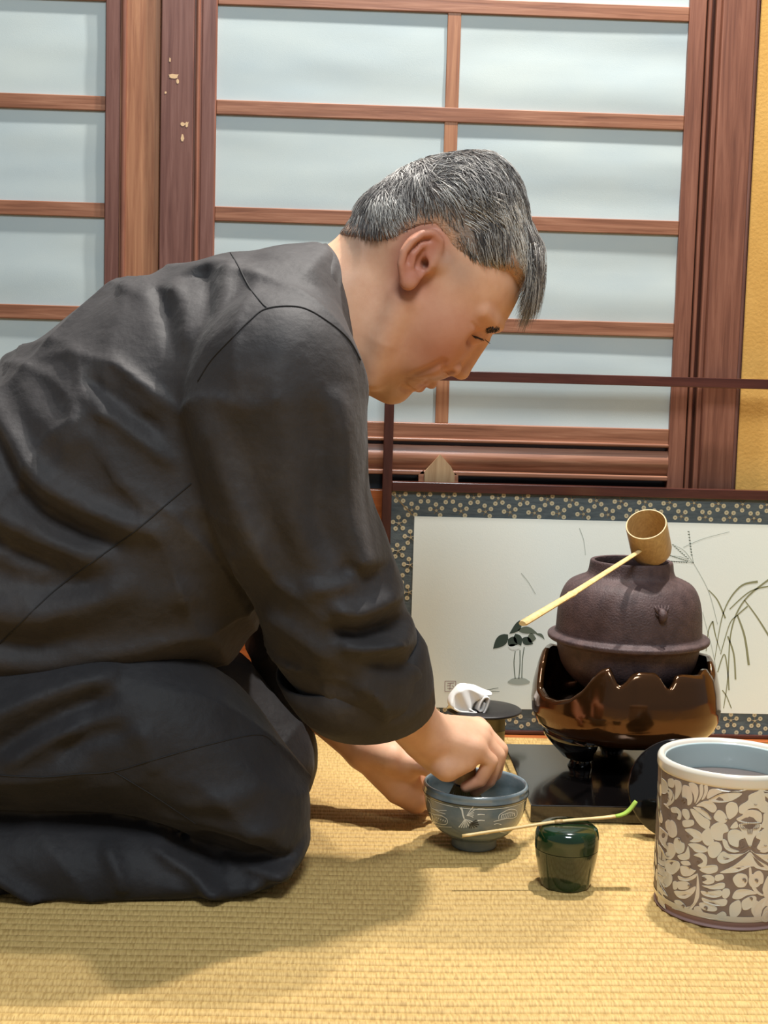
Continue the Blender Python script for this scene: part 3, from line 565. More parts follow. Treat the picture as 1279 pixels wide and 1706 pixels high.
# upper scrolls
for P in ([(110, 370), (150, 365), (175, 400), (180, 440), (165, 500), (120, 520), (108, 470)], [(92, 350), (105, 380), (105, 500), (88, 500)], [(160, 445), (200, 430), (212, 480), (190, 540), (135, 530)],
          [(225, 440), (270, 435), (285, 470), (275, 505), (235, 490)], [(280, 445), (330, 460), (338, 520), (310, 580), (285, 590), (290, 510)], [(200, 500), (240, 505), (270, 540), (262, 590), (225, 625), (190, 610), (215, 585), (235, 560), (225, 535)],
          [(275, 545), (283, 600), (250, 635), (225, 632), (265, 595)], [(345, 490), (385, 490), (410, 520), (420, 590), (405, 630), (380, 635), (375, 590), (340, 575)], [(388, 475), (430, 470), (460, 500), (462, 560), (435, 620), (425, 560)],
          [(470, 490), (495, 480), (500, 540), (480, 590), (440, 630), (470, 560)], [(505, 490), (530, 485), (535, 530), (510, 585), (485, 595), (505, 540)], [(545, 520), (620, 510), (835, 508), (780, 535), (640, 540), (530, 590)],
          [(535, 598), (640, 548), (790, 545), (720, 600), (620, 618)], [(445, 640), (500, 605), (560, 605), (600, 650), (590, 685), (560, 690), (500, 650)], [(420, 650), (480, 655), (530, 690), (562, 730), (545, 745), (480, 700)],
          [(400, 665), (440, 670), (500, 720), (550, 755), (535, 815), (480, 795), (430, 730)], [(255, 655), (300, 650), (335, 690), (330, 745), (300, 735), (310, 700), (265, 690)], [(345, 665), (385, 670), (400, 720), (385, 745), (365, 740), (340, 700)],
          [(345, 750), (420, 745), (430, 780), (390, 800), (350, 795)], [(215, 700), (225, 740), (250, 755), (275, 800), (245, 830), (200, 790), (195, 730)], [(135, 640), (165, 650), (185, 700), (180, 760), (150, 740), (130, 690)],
          [(95, 560), (115, 570), (130, 640), (120, 730), (95, 720)], [(135, 555), (165, 575), (170, 640), (135, 620)], [(250, 750), (290, 770), (305, 850), (270, 880), (232, 845)],
          [(360, 815), (420, 810), (485, 845), (490, 900), (440, 915), (395, 905), (425, 880), (385, 845)], [(385, 925), (450, 920), (520, 950), (525, 985), (450, 990), (415, 960)], [(285, 885), (320, 880), (335, 910), (360, 925), (355, 980), (310, 1000), (275, 950)],
          [(305, 1010), (360, 990), (385, 940), (400, 1000), (390, 1040), (330, 1045)],
          # left cloud cluster
          [(135, 940), (170, 930), (190, 980), (185, 1050), (150, 1060), (130, 1000)], [(190, 950), (230, 915), (280, 930), (295, 990), (260, 1040), (215, 1030), (200, 990)], [(215, 1050), (270, 1045), (318, 1060), (322, 1110), (270, 1155), (220, 1130)],
          [(120, 1080), (160, 1070), (205, 1065), (200, 1110), (160, 1135), (130, 1110)], [(160, 800), (195, 800), (230, 850), (225, 900), (185, 920), (155, 860)], [(100, 760), (140, 770), (150, 850), (130, 920), (95, 900)], [(88, 920), (120, 940), (125, 1020), (95, 1030)],
          [(150, 1145), (215, 1125), (265, 1160), (262, 1220), (215, 1250), (165, 1190)], [(100, 1050), (120, 1120), (180, 1230), (235, 1320), (150, 1260), (105, 1180)], [(125, 1250), (175, 1290), (215, 1330), (215, 1370), (165, 1360), (125, 1310)],
          # big cloud / peony
          [(575, 720), (610, 670), (655, 690), (680, 740), (660, 770), (600, 755)], [(665, 650), (700, 610), (750, 625), (760, 680), (735, 720), (685, 740)], [(770, 640), (830, 600), (840, 560), (905, 530), (932, 512), (960, 550), (965, 600), (985, 620), (990, 690), (940, 690), (900, 660), (840, 665), (800, 700), (765, 690)],
          [(560, 790), (620, 760), (670, 780), (690, 830), (650, 850), (640, 900), (575, 890), (550, 840)], [(485, 850), (540, 800), (560, 860), (580, 905), (535, 940), (495, 910)], [(745, 740), (790, 710), (800, 680), (870, 668), (930, 690), (940, 740), (920, 770), (800, 770)],
          [(690, 830), (740, 815), (800, 840), (810, 880), (770, 900), (760, 950), (700, 930), (680, 880)], [(640, 890), (675, 900), (700, 950), (770, 980), (720, 990), (660, 960)], [(530, 960), (570, 910), (620, 915), (640, 970), (590, 1030), (545, 1020)],
          [(600, 1035), (645, 980), (700, 1000), (800, 995), (840, 975), (720, 1050), (640, 1075)], [(620, 1140), (720, 1090), (800, 1030), (850, 985), (900, 1040), (985, 1090), (985, 1125), (900, 1110), (860, 1095), (740, 1140)],
          [(700, 800), (745, 755), (760, 800), (720, 812)], [(770, 775), (930, 775), (920, 830), (880, 880), (860, 940), (840, 945), (810, 880), (785, 830)], [(930, 830), (985, 810), (985, 980), (900, 960), (925, 900)], [(950, 700), (990, 700), (990, 800), (930, 800), (945, 750)],
          # lower fronds
          [(425, 1010), (480, 990), (525, 1020), (525, 1080), (490, 1105), (455, 1085), (495, 1060), (475, 1030)], [(330, 1055), (385, 1050), (405, 1085), (350, 1085)], [(325, 1095), (370, 1090), (420, 1115), (445, 1125), (400, 1165), (340, 1160)],
          [(470, 1115), (530, 1085), (600, 1085), (605, 1130), (550, 1150), (500, 1140)], [(310, 1160), (370, 1180), (450, 1145), (440, 1180), (380, 1205), (320, 1195)], [(485, 1165), (540, 1155), (580, 1175), (580, 1215), (530, 1230), (490, 1210), (525, 1190)],
          [(590, 1160), (640, 1150), (655, 1185), (610, 1205), (585, 1195)], [(485, 1235), (560, 1235), (620, 1215), (660, 1220), (650, 1260), (560, 1265)], [(300, 1210), (370, 1205), (400, 1230), (380, 1265), (315, 1265)], [(270, 1210), (300, 1205), (305, 1260), (275, 1265)],
          [(280, 1275), (360, 1275), (440, 1240), (430, 1290), (370, 1335), (310, 1325)], [(480, 1275), (540, 1280), (630, 1270), (640, 1310), (580, 1330), (500, 1310)], [(645, 1265), (690, 1260), (700, 1300), (670, 1335), (640, 1320)],
          [(490, 1325), (560, 1345), (650, 1335), (680, 1350), (660, 1390), (570, 1385), (500, 1360)], [(455, 1140), (470, 1230), (470, 1320), (440, 1380), (395, 1430), (340, 1430), (260, 1400), (400, 1390), (440, 1300)], [(280, 1350), (320, 1345), (365, 1385), (360, 1410), (310, 1400)],
          [(470, 1365), (530, 1365), (600, 1400), (590, 1430), (520, 1425), (475, 1400)], [(430, 1400), (470, 1390), (500, 1435), (540, 1445), (600, 1480), (550, 1490), (440, 1450)], [(580, 1470), (640, 1430), (672, 1450), (665, 1490), (610, 1495)],
          [(720, 1180), (760, 1145), (820, 1155), (832, 1200), (810, 1245), (760, 1250), (730, 1220)], [(840, 1110), (858, 1105), (870, 1190), (905, 1270), (955, 1310), (920, 1310), (870, 1270), (845, 1200)], [(880, 1140), (920, 1125), (950, 1160), (945, 1220), (905, 1225), (880, 1190)],
          [(715, 1330), (740, 1275), (800, 1260), (870, 1275), (900, 1300), (830, 1310), (770, 1340)], [(695, 1390), (740, 1350), (775, 1350), (785, 1420), (750, 1470), (700, 1470)], [(790, 1350), (850, 1315), (895, 1320), (890, 1370), (840, 1415), (800, 1420), (785, 1390)],
          [(880, 1400), (930, 1340), (980, 1325), (985, 1370), (940, 1420), (925, 1490), (880, 1490)], [(950, 1420), (990, 1395), (990, 1500), (935, 1500)], [(940, 1260), (985, 1160), (990, 1290), (960, 1300)]): jpetal(P)
# carved lines over the slip
for P in ([(768, 905), (790, 895), (810, 910), (800, 940), (775, 945), (765, 925)], [(905, 895), (885, 895), (872, 915), (885, 935), (905, 925)], [(780, 965), (820, 950), (850, 940), (880, 960), (890, 968)], [(795, 900), (795, 940)], [(780, 905), (783, 940)]): jline(P)
for xx in (780, 797, 812, 828, 842, 856, 870, 885, 900, 915): jline([(xx, 760), (xx+1, 800), (xx+(848-xx)*.35, 850 if 815 < xx < 885 else 815)], 3, 5)
for P in ([(545, 590), (640, 545), (800, 520)], [(480, 660), (530, 690), (560, 735)], [(880, 628), (892, 634), (902, 630)], [(700, 940), (712, 946), (722, 942)], [(650, 1022), (662, 1032), (675, 1028)], [(665, 740), (680, 742), (690, 735)], [(955, 935), (966, 940), (975, 936)], [(160, 1015), (172, 1018), (180, 1010)], [(225, 1015), (236, 1022), (245, 1018)], [(190, 880), (200, 890), (210, 888)], [(180, 1185), (192, 1190), (200, 1182)]): jline(P, 5, 3)
for (x_, y_, r_) in ((225, 560, 12), (355, 595, 16), (140, 495, 12), (240, 720, 10), (320, 895, 9), (395, 1100, 10), (505, 1185, 12), (525, 1275, 12), (520, 1405, 14), (350, 1390, 11), (395, 1240, 12), (810, 1198, 15), (900, 1200, 13), (860, 1335, 12), (140, 1320, 10), (465, 1050, 11), (385, 855, 11), (300, 715, 9), (145, 625, 8)):
    jline([(x_-r_, y_-r_*.2), (x_-r_*.3, y_-r_*.7), (x_+r_*.5, y_-r_*.2), (x_+r_*.3, y_+r_*.6), (x_-r_*.2, y_+r_*.4)], r_*.9, r_*.6)
tag(jl.obj('carved_lines', M['jar'], wall_), kind='stuff')
# plain continuation of the scrolls round the back of the jar
jb = MB()
for k in range(26):
    for j in range(7):
        a = math.radians(8+k*8.0+(4 if j % 2 else 0)); zc = .032+j*.0148
        if not (math.radians(48) < a < math.radians(186)): continue
        V = []
        for q in np.linspace(0, 2*math.pi, 11)[:-1]:
            aa = a+.058*math.cos(q+.5*j); z = zc+.0064*math.sin(q); r = float(np.interp(z, JZ, JR))+.0005; V.append((jc.x+r*math.cos(aa), jc.y+r*math.sin(aa), z))
        jb.add(V, [tuple(range(10))])
tag(jb.obj('slip_petals', M['jar_white'], wall_, smooth=True), kind='stuff')
# black lid leaning against the back of the jar
lc2 = at(1129, 1333, 1.562); RL = .0585
nrm = Vector((-.25, -.90, .30)).normalized(); a1 = nrm.cross(Vector((0, 0, 1))).normalized(); a2 = a1.cross(nrm)
lo_z = RL*abs(a2.z); lc2.z = lo_z+.003
jlid = thing('jar_lid', (lc2.x, lc2.y, 0), 'round black lacquer lid leaning upright behind the cream water jar', 'lid')
def disc_lathe(b, prof, n=56):
    V = [lc2+nrm*h+a1*(r*math.cos(2*math.pi*k/n))+a2*(r*math.sin(2*math.pi*k/n)) for r, h in prof for k in range(n)]
    b.add(V, [(i*n+k, i*n+(k+1) % n, (i+1)*n+(k+1) % n, (i+1)*n+k) for i in range(len(prof)-1) for k in range(n)]); return b
disc_lathe(MB(), [(.0005, -.003), (RL-.002, -.003), (RL, -.0015), (RL, .0015), (RL-.002, .003), (.0005, .0035)]).obj('plate', M['black_lacquer'], jlid, smooth=True, auto=60)
disc_lathe(MB(), [(.006, -.002), (.006, -.010), (.010, -.013), (.010, -.016), (.0005, -.017)], 20).obj('knob', M['black_lacquer'], jlid, smooth=True)

# ================================================================ the kneeling person (implicit surfaces meshed with surface nets)
def grid2(px_poly, Yfun, res, margin):
    P = np.array([at(p[0], p[1], Yfun(p[0], p[1]))[:] for p in px_poly]); A = np.c_[np.ones(len(P)), P[:, 0], P[:, 2]]
    co = np.linalg.lstsq(A, P[:, 1], rcond=None)[0] if np.ptp(P[:, 1]) > 1e-6 else np.array([P[0, 1], 0, 0])
    Q = P[:, [0, 2]]; lo = Q.min(0)-margin; n = np.ceil((Q.max(0)+margin-lo)/res).astype(int)+1
    X, Z = np.meshgrid(lo[0]+np.arange(n[0])*res, lo[1]+np.arange(n[1])*res, indexing='ij'); pt = np.stack([X.ravel(), Z.ravel()], 1)
    return Q, co, lo, n, pt
def polydist(pt, Q, closed=True):
    m = len(Q); best = np.full(len(pt), 1e9); ins = np.zeros(len(pt), bool); tp = np.zeros(len(pt))
    for i in range(m if closed else m-1):
        a, b = Q[i], Q[(i+1) % m]; e = b-a; v = pt-a; t = np.clip((v@e)/(e@e+1e-12), 0, 1); d = ((v-t[:, None]*e)**2).sum(1)
        u = d < best; best[u] = d[u]; tp[u] = (i+t[u])/(m-1 if m > 1 else 1)
        if closed:
            c = ((a[1] > pt[:, 1]) != (b[1] > pt[:, 1])); xx = a[0]+(pt[:, 1]-a[1])/(b[1]-a[1]+1e-12)*(b[0]-a[0]); ins ^= c & (pt[:, 0] < xx)
    d = np.sqrt(best); return (np.where(ins, -d, d) if closed else d), tp
class Samp:
    def __init__(s, g, lo, res): s.g, s.lo, s.res = g, lo, res
    def __call__(s, x, z):
        n = s.g.shape; fx = (x-s.lo[0])/s.res; fz = (z-s.lo[1])/s.res; cx = np.clip(fx, 0, n[0]-1.001); cz = np.clip(fz, 0, n[1]-1.001)
        i, j = cx.astype(int), cz.astype(int); u, v = cx-i, cz-j; g = s.g
        r = g[i, j]*(1-u)*(1-v)+g[i+1, j]*u*(1-v)+g[i, j+1]*(1-u)*v+g[i+1, j+1]*u*v
        return r, np.hypot(fx-cx, fz-cz)*s.res
def inflate(poly, Y, W, R, res=.004, relief=None, sm=4, wfar=None):
    Yf = Y if callable(Y) else (lambda a, b: Y); px = spline(poly, sm, True) if sm else poly
    Q, co, lo, n, pt = grid2(px, Yf, res, .05); d, _ = polydist(pt, Q); S = Samp(d.reshape(n), lo, res); Rl = None
    if relief:
        H = np.zeros(len(pt))
        for line, amp, wpx in relief:
            L = np.array([at(p[0], p[1], Yf(p[0], p[1]))[:] for p in spline(line, 5)])[:, [0, 2]]; dd, tp = polydist(pt, L, False)
            w_ = wpx*Yf(*line[0])/FPX; H += 1.25*amp*np.exp(-(dd/w_)**2)*np.clip(np.sin(np.pi*np.clip(tp, .0, 1))*1.6, 0, 1)
        Rl = Samp(H.reshape(n), lo, res)
    def f(P):
        x, y, z = P[:, 0], P[:, 1], P[:, 2]; d, ex = S(x, z); d = d+ex; yc = co[0]+co[1]*x+co[2]*z; Wv = W(x, z) if callable(W) else W
        A = np.clip((R+d)/R, 0, None); dy = y-yc; Bq = np.abs(dy)/(Wv if wfar is None else np.where(dy < 0, Wv, wfar))
        r = (np.sqrt(A*A+Bq*Bq)-1)*np.minimum(R, Wv)
        if Rl is not None: r = r-Rl(x, z)[0]*np.clip(.35-dy/Wv, 0, 1)
        return r
    q = np.array([Q.min(0), Q.max(0)]); wm = W if not callable(W) else .09; ys = co[0]+co[1]*Q[:, 0]+co[2]*Q[:, 1]
    f.box = (np.array([q[0, 0], ys.min()-wm, q[0, 1]]), np.array([q[1, 0], ys.max()+max(wm, wfar or 0), q[1, 1]])); return f
def chain(pts, rad, ys=1.0):
    P = np.array([list(p) for p in pts], float); r = np.array(rad, float)
    def f(Q):
        best = None
        for i in range(len(P)-1):
            a, b = P[i].copy(), P[i+1].copy(); q = Q-a; e = b-a
            if ys != 1.0: q = q/np.array([1, ys, 1]); e = e/np.array([1, ys, 1])
            t = np.clip((q@e)/(e@e+1e-12), 0, 1); d = np.sqrt(((q-t[:, None]*e)**2).sum(1))-(r[i]+(r[i+1]-r[i])*t); best = d if best is None else np.minimum(best, d)
        return best
    f.box = (P.min(0)-r.max()*max(ys, 1), P.max(0)+r.max()*max(ys, 1)); return f
def ell(c, r, rot=None):
    c = np.array(list(c)); r = np.array(r, float); Rm = np.array(rot.transposed()) if rot is not None else np.eye(3)
    def f(P): q = (P-c)@Rm.T/r; k = np.sqrt((q*q).sum(1)); return (k-1)*r.min()
    f.box = (c-r.max(), c+r.max()); return f
def smin(a, b, k): h = np.clip(.5+.5*(b-a)/k, 0, 1); return b*(1-h)+a*h-k*h*(1-h)
def smax(a, b, k): return -smin(-a, -b, k)
class Build:                              # ordered unions / carvings, each evaluated only near its own box
    def __init__(s): s.ops = []
    def add(s, f, k=.01): s.ops.append((f, k, 1)); return s
    def sub(s, f, k=.004): s.ops.append((f, k, -1)); return s
    def __call__(s, P):
        r = np.full(len(P), .12)
        for f, k, sg in s.ops:
            lo, hi = f.box; mg = .045+k; mk_ = np.all((P > lo-mg) & (P < hi+mg), axis=1)
            if not mk_.any(): continue
            v = f(P[mk_]); r[mk_] = smin(r[mk_], v, k) if sg > 0 else smax(r[mk_], -v, k)
        return r
    @property
    def box(s): return (np.min([f.box[0] for f, k, g in s.ops if g > 0], 0)-.01, np.max([f.box[1] for f, k, g in s.ops if g > 0], 0)+.01)
def surf(f, lo, hi, h, B=14, newton=1):
    lo = np.array(lo, float); nb = np.ceil((np.array(hi)-lo)/(B*h)).astype(int)
    I = np.stack(np.meshgrid(*[np.arange(k) for k in nb], indexing='ij'), -1).reshape(-1, 3)
    c = f(lo+(I+.5)*B*h); I = I[np.abs(c) < B*h*1.5]
    off = np.stack(np.meshgrid(*[np.arange(-1, B+1)]*3, indexing='ij'), -1).reshape(-1, 3); S = B+2; big = nb*B+4
    cid, cpos, quads = [], [], []
    key = lambda a: (a[..., 0]+2)*(big[1]*big[2])+(a[..., 1]+2)*big[2]+(a[..., 2]+2)
    for s in range(0, len(I), 48):
        J = I[s:s+48]*B; pts = (J[:, None]+off[None]).reshape(-1, 3); D = f(lo+pts*h).reshape(-1, S, S, S); sg = D < 0
        n8 = sum(sg[:, a:a+S-1, b:b+S-1, c_:c_+S-1].astype(int) for a in (0, 1) for b in (0, 1) for c_ in (0, 1)); act = np.argwhere((n8 > 0) & (n8 < 8))
        if len(act):
            acc = np.zeros((len(act), 3)); cnt = np.zeros(len(act)); q = act
            for ax in range(3):
                for a in (0, 1):
                    for b in (0, 1):
                        o1 = [0, 0, 0]; ot = [k for k in range(3) if k != ax]; o1[ot[0]], o1[ot[1]] = a, b; o2 = list(o1); o2[ax] = 1
                        d1 = D[q[:, 0], q[:, 1]+o1[0], q[:, 2]+o1[1], q[:, 3]+o1[2]]; d2 = D[q[:, 0], q[:, 1]+o2[0], q[:, 2]+o2[1], q[:, 3]+o2[2]]
                        m_ = (d1 < 0) != (d2 < 0); t = np.where(m_, d1/np.where(m_, d1-d2, 1), 0); p = np.zeros((len(q), 3)); p[:] = o1; p[:, ax] = t
                        acc += p*m_[:, None]; cnt += m_
            g = J[q[:, 0]]+q[:, 1:]-1; cid.append(key(g)); cpos.append(lo+(g+acc/cnt[:, None])*h)
        for ax in range(3):
            o = [0, 0, 0]; o[ax] = 1; A_ = sg[:, 1:B+1, 1:B+1, 1:B+1]; B_ = sg[:, 1+o[0]:B+1+o[0], 1+o[1]:B+1+o[1], 1+o[2]:B+1+o[2]]
            e = np.argwhere(A_ != B_)
            if not len(e): continue
            g = J[e[:, 0]]+e[:, 1:]; flip = A_[e[:, 0], e[:, 1], e[:, 2], e[:, 3]]; u, v = [(1, 2), (2, 0), (0, 1)][ax]
            du = np.zeros(3, int); dv = np.zeros(3, int); du[u] = 1; dv[v] = 1
            qd = np.stack([key(g-du-dv), key(g-dv), key(g), key(g-du)], 1); qd[~flip] = qd[~flip][:, ::-1]; quads.append(qd)
    cid = np.concatenate(cid); cpos = np.concatenate(cpos); quads = np.concatenate(quads)
    ids, first = np.unique(cid, return_index=True); V = cpos[first]; idx = np.clip(np.searchsorted(ids, quads), 0, len(ids)-1); ok = (ids[idx] == quads).all(1); Fq = idx[ok]
    for _ in range(newton):
        d = f(V); g = np.stack([f(V+np.eye(3)[k]*h*.4)-d for k in range(3)], 1)/(h*.4); l2 = (g*g).sum(1)+1e-6; V = V-np.clip(d/l2, -h, h)[:, None]*g*.8
    return V, Fq
def mesh_np(name, V, Fq, m, parent):
    me = bpy.data.meshes.new(name); base = np.array(org(parent)); Vv = (V-base).astype(np.float32)
    me.vertices.add(len(Vv)); me.vertices.foreach_set('co', Vv.ravel()); me.loops.add(len(Fq)*4); me.loops.foreach_set('vertex_index', Fq.astype(np.int32).ravel())
    me.polygons.add(len(Fq)); me.polygons.foreach_set('loop_start', np.arange(0, len(Fq)*4, 4, dtype=np.int32)); me.update(calc_edges=True); me.validate()
    return fin(name, me, m, parent, True, Vector(base))
def vattr(o, name, vals):
    a = o.data.attributes.new(name, 'FLOAT', 'POINT'); a.data.foreach_set('value', np.asarray(vals, np.float32))

# ---------------------------------------------------------------- materials of the person
m = M['skin'] = mat('skin', srgb(198, 146, 116), 0.52, 0.35); t_, b_ = nt(m)
b_.inputs['Subsurface Weight'].default_value = 0.12; b_.inputs['Subsurface Radius'].default_value = (.010, .004, .002); b_.inputs['Subsurface Scale'].default_value = 0.6
noise_col(m, (38, 38, 38), [(0.3, srgb(212, 160, 128)), (0.7, srgb(226, 178, 146))], 4); src = b_.inputs['Base Color'].links[0].from_socket
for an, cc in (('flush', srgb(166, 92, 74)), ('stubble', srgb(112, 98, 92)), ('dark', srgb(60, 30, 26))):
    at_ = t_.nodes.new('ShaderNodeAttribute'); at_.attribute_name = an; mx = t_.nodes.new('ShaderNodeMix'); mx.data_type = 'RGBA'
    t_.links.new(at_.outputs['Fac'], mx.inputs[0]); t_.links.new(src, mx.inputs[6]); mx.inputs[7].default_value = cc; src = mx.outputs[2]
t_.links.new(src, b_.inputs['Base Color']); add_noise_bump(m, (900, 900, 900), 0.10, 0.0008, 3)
def clothm(name, a, b, c):
    q = mat(name, b, 0.66, 0.30); noise_col(q, (9, 9, 9), [(0.3, a), (0.55, b), (0.75, c)], 7, 0.7)
    q.node_tree.nodes['Principled BSDF'].inputs['Sheen Weight'].default_value = 0.06
    add_noise_bump(q, (48, 48, 48), 0.22, 0.010, 6); add_noise_bump(q, (1600, 1600, 1600), 0.2, 0.0005, 2); return q
M['jacket'] = clothm('faded_black_cotton', srgb(40, 37, 37), srgb(53, 49, 49), srgb(70, 66, 65))
M['trousers'] = clothm('black_cotton_trousers', srgb(30, 28, 30), srgb(40, 38, 40), srgb(54, 51, 52))
M['seam'] = mat('dark_seam_thread', srgb(26, 23, 23), 0.8)
m = M['hair'] = mat('salt_and_pepper_hair', srgb(90, 86, 84), 0.42, 0.5); t_, b_ = nt(m); at_ = t_.nodes.new('ShaderNodeAttribute'); at_.attribute_name = 'tone'
cr = t_.nodes.new('ShaderNodeValToRGB'); e = cr.color_ramp.elements; e[0].position = 0; e[0].color = srgb(40, 37, 37); e[1].position = 1; e[1].color = srgb(214, 208, 200); x_ = e.new(.5); x_.color = srgb(96, 90, 88)
t_.links.new(at_.outputs['Fac'], cr.inputs[0]); t_.links.new(cr.outputs[0], b_.inputs['Base Color'])
m = M['scalp'] = mat('cropped_grey_hair', srgb(90, 84, 82), 0.7, 0.3); t_, b_ = nt(m); at_ = t_.nodes.new('ShaderNodeAttribute'); at_.attribute_name = 'fade'
cr = t_.nodes.new('ShaderNodeValToRGB'); e = cr.color_ramp.elements; e[0].position = 0; e[0].color = srgb(186, 142, 114); e[1].position = 1; e[1].color = srgb(58, 54, 54); x_ = e.new(.45); x_.color = srgb(132, 114, 102)
t_.links.new(at_.outputs['Fac'], cr.inputs[0]); t_.links.new(cr.outputs[0], b_.inputs['Base Color']); add_noise_bump(m, (500, 500, 500), 0.6, 0.002, 2)
M['brow'] = mat('dark_brow_hair', srgb(42, 36, 34), 0.6)

man = thing('person', at(250, 1480, 1.45)*1.0, 'person in loose black clothes kneeling and bending over the tea bowl', 'person')
man.location.z = 0; ORG[man.name] = Vector(man.location)
YH = 1.51
# ---------------------------------------------------------------- body: head, neck, arms, hands, hidden trunk
Eo = at(700, 430, YH)
def headW(x, z):
    dx, dz_ = x-Eo.x, z-Eo.z; w_ = .81*dx+.59*dz_
    return np.interp(w_, [-.13, -.09, -.05, 0, .04, .1], [.042, .052, .0625, .0705, .0755, .073])
skull = [(585, 398), (597, 362), (616, 334), (650, 310), (692, 288), (735, 274), (778, 268), (812, 274), (836, 293), (852, 320), (862, 355), (868, 395), (871, 430), (870, 462), (866, 488), (856, 511), (844, 533), (834, 546), (822, 556), (806, 566),
         (796, 574), (784, 590), (770, 608), (756, 622), (743, 630), (732, 633.5), (720, 638), (708, 637.5), (699, 642), (689, 647), (680, 649.5), (672, 654), (662, 661), (649, 665), (636, 660), (620, 649), (607, 634), (606, 600), (602, 540), (592, 480), (583, 430)]
Yn = YH-.0
bd = Build()
bd.add(inflate(skull, YH, headW, .068, .002, sm=2))
neck = [(470, 440), (535, 418), (560, 400), (592, 372), (640, 400), (672, 470), (690, 560), (640, 640), (607, 650), (575, 660), (500, 640), (450, 540)]
bd.add(inflate(neck, YH+.012, .062, .055, .003), .022)
A = lambda px, py, dv: at(px, py, YH+dv)
for sgn in (-1, 1):
    bd.add(chain([A(618, 632, sgn*.040), A(640, 570, sgn*.055), A(668, 505, sgn*.062)], [.010, .012, .010]), .025)       # jaw
    bd.add(ell(A(742, 545, sgn*.045), (.024, .016, .020)), .025)                                                       # cheekbone
    bd.add(ell(A(703, 590, sgn*.040), (.020, .010, .018)), .022)                                                       # cheek
bd.add(chain([A(806, 566, 0), A(790, 588, 0), A(776, 608, 0), A(768.5, 618.5, 0)], [.0065, .0072, .0080, .0094]), .007)     # nose
bd.add(ell(A(657, 649, 0), (.015, .018, .013)), .015)
def on(px, py, lift=0.0):                  # where the photo's point meets the head built so far
    d = ray(px, py); ts = np.linspace(1.40, YH+.02, 500); P = np.array(CP[:])+np.array(d[:])[None]*(ts/d.y)[:, None]; v = bd(P); k = np.argmax(v < 0)
    if not (v < 0).any(): k = int(np.argmin(v))
    p = Vector(P[k]); return p-Vector(d).normalized()*lift
def both(mode, build, k):
    for mir in (False, True):
        g = build((lambda p: Vector((p.x, 2*YH-p.y, p.z))) if mir else (lambda p: p)); (bd.add if mode > 0 else bd.sub)(g, k)
def feat(mode, pts, rad, k, lift=0.0):
    Q = [on(px, py, lift) for px, py in pts]; both(mode, lambda mm: chain([mm(q) for q in Q], rad), k)
wing = on(754, 613); both(1, lambda mm: ell(mm(wing+Vector((0, .006, 0))), (.0100, .0085, .0085)), .004)
feat(1, [(830, 545), (820, 537), (805, 520)], [.005, .006, .005], .010, -.002)
sock = on(793, 566); both(-1, lambda mm: ell(mm(sock+Vector((0, -.004, 0))), (.010, .007, .006)), .010)
lid = on(795, 556); both(1, lambda mm: ell(mm(lid+Vector((0, .0085, 0))), (.0125, .0110, .0105)), .004)
feat(-1, [(786, 557), (794, 561.5), (802, 564.5), (810, 566.5)], [.0007, .0014, .0014, .0007], .0015)
feat(-1, [(786, 538), (793, 547), (802, 556), (810, 563)], [.0005, .0009, .0009, .0005], .0030)
feat(-1, [(743, 603), (738.5, 610), (738.5, 618), (743, 626)], [.0010, .0018, .0018, .0010], .0035)
feat(-1, [(736, 603), (722, 612), (705, 620), (692, 624)], [.0004, .0012, .0012, .0004], .008)
nos = on(750, 620.5); both(-1, lambda mm: ell(mm(nos), (.0052, .0042, .0026)), .002)
feat(1, [(719, 640), (711, 637), (700, 632.5), (688, 629.5)], [.0045, .0042, .0036, .0018], .004, -.0016)
feat(1, [(699, 645), (694, 643), (688, 638), (681, 634)], [.0048, .0046, .0040, .0020], .004, -.0018)
feat(-1, [(709, 638.5), (702, 636.2), (693, 633.2), (684, 631), (675, 629.5)], [.0016, .0018, .0018, .0014, .0006], .0022)
feat(-1, [(686, 650), (678, 649), (670, 644)], [.0012, .0018, .0010], .006)
# ear (near and far)
earp = [(716, 381), (731, 387), (739, 403), (738, 421), (730, 437), (720, 449), (706, 460), (695, 474), (681, 480), (670, 474), (664, 456), (662, 436), (668, 413), (682, 394), (699, 384)]
for sgn in (-1, 1):
    ye = lambda px, py, s=sgn: YH+s*(.0725+.012*np.clip((728-px)/60, 0, 1)+.004*np.clip((440-py)/60, 0, 1))
    Ae = lambda px, py, o=0.0, s=sgn: at(px, py, ye(px, py)+s*o)
    bd.add(inflate(earp, ye, .0055, .006, .0015), .004)
    bd.add(chain([A(728, 440, sgn*.066), A(705, 435, sgn*.069), A(690, 440, sgn*.072)], [.010, .012, .009]), .008)
    bd.sub(chain([Ae(700, 420, .009), Ae(696, 440, .009), Ae(703, 452, .008)], [.0085, .0095, .006]), .003)
    bd.sub(chain([Ae(714, 399, .0055), Ae(697, 402, .0055), Ae(682, 418, .0055), Ae(677, 436, .0055)], [.0028, .0032, .0032, .0025]), .0025)
    bd.add(chain([Ae(733, 418, .002), Ae(734, 402, .003), Ae(721, 389, .004), Ae(703, 390, .0045), Ae(686, 402, .0045), Ae(673, 419, .004), Ae(668, 440, .0035), Ae(670, 458, .002)], [.0028, .0036, .004, .004, .004, .004, .0038, .003]), .002)
    bd.add(chain([Ae(722, 404, .0015), Ae(703, 409, .003), Ae(689, 424, .0035), Ae(685, 444, .003), Ae(690, 458, .001)], [.0022, .0028, .0032, .003, .0022]), .0025)
    bd.add(chain([Ae(722, 431, .003), Ae(718, 441, .0035), Ae(712, 449, .002)], [.0035, .0045, .003]), .003)
    bd.add(ell(Ae(680, 470, .001), (.0085, .0055, .0085)), .004)
    bd.sub(ell(Ae(707, 440, .002), (.0040, .006, .0055)), .004)
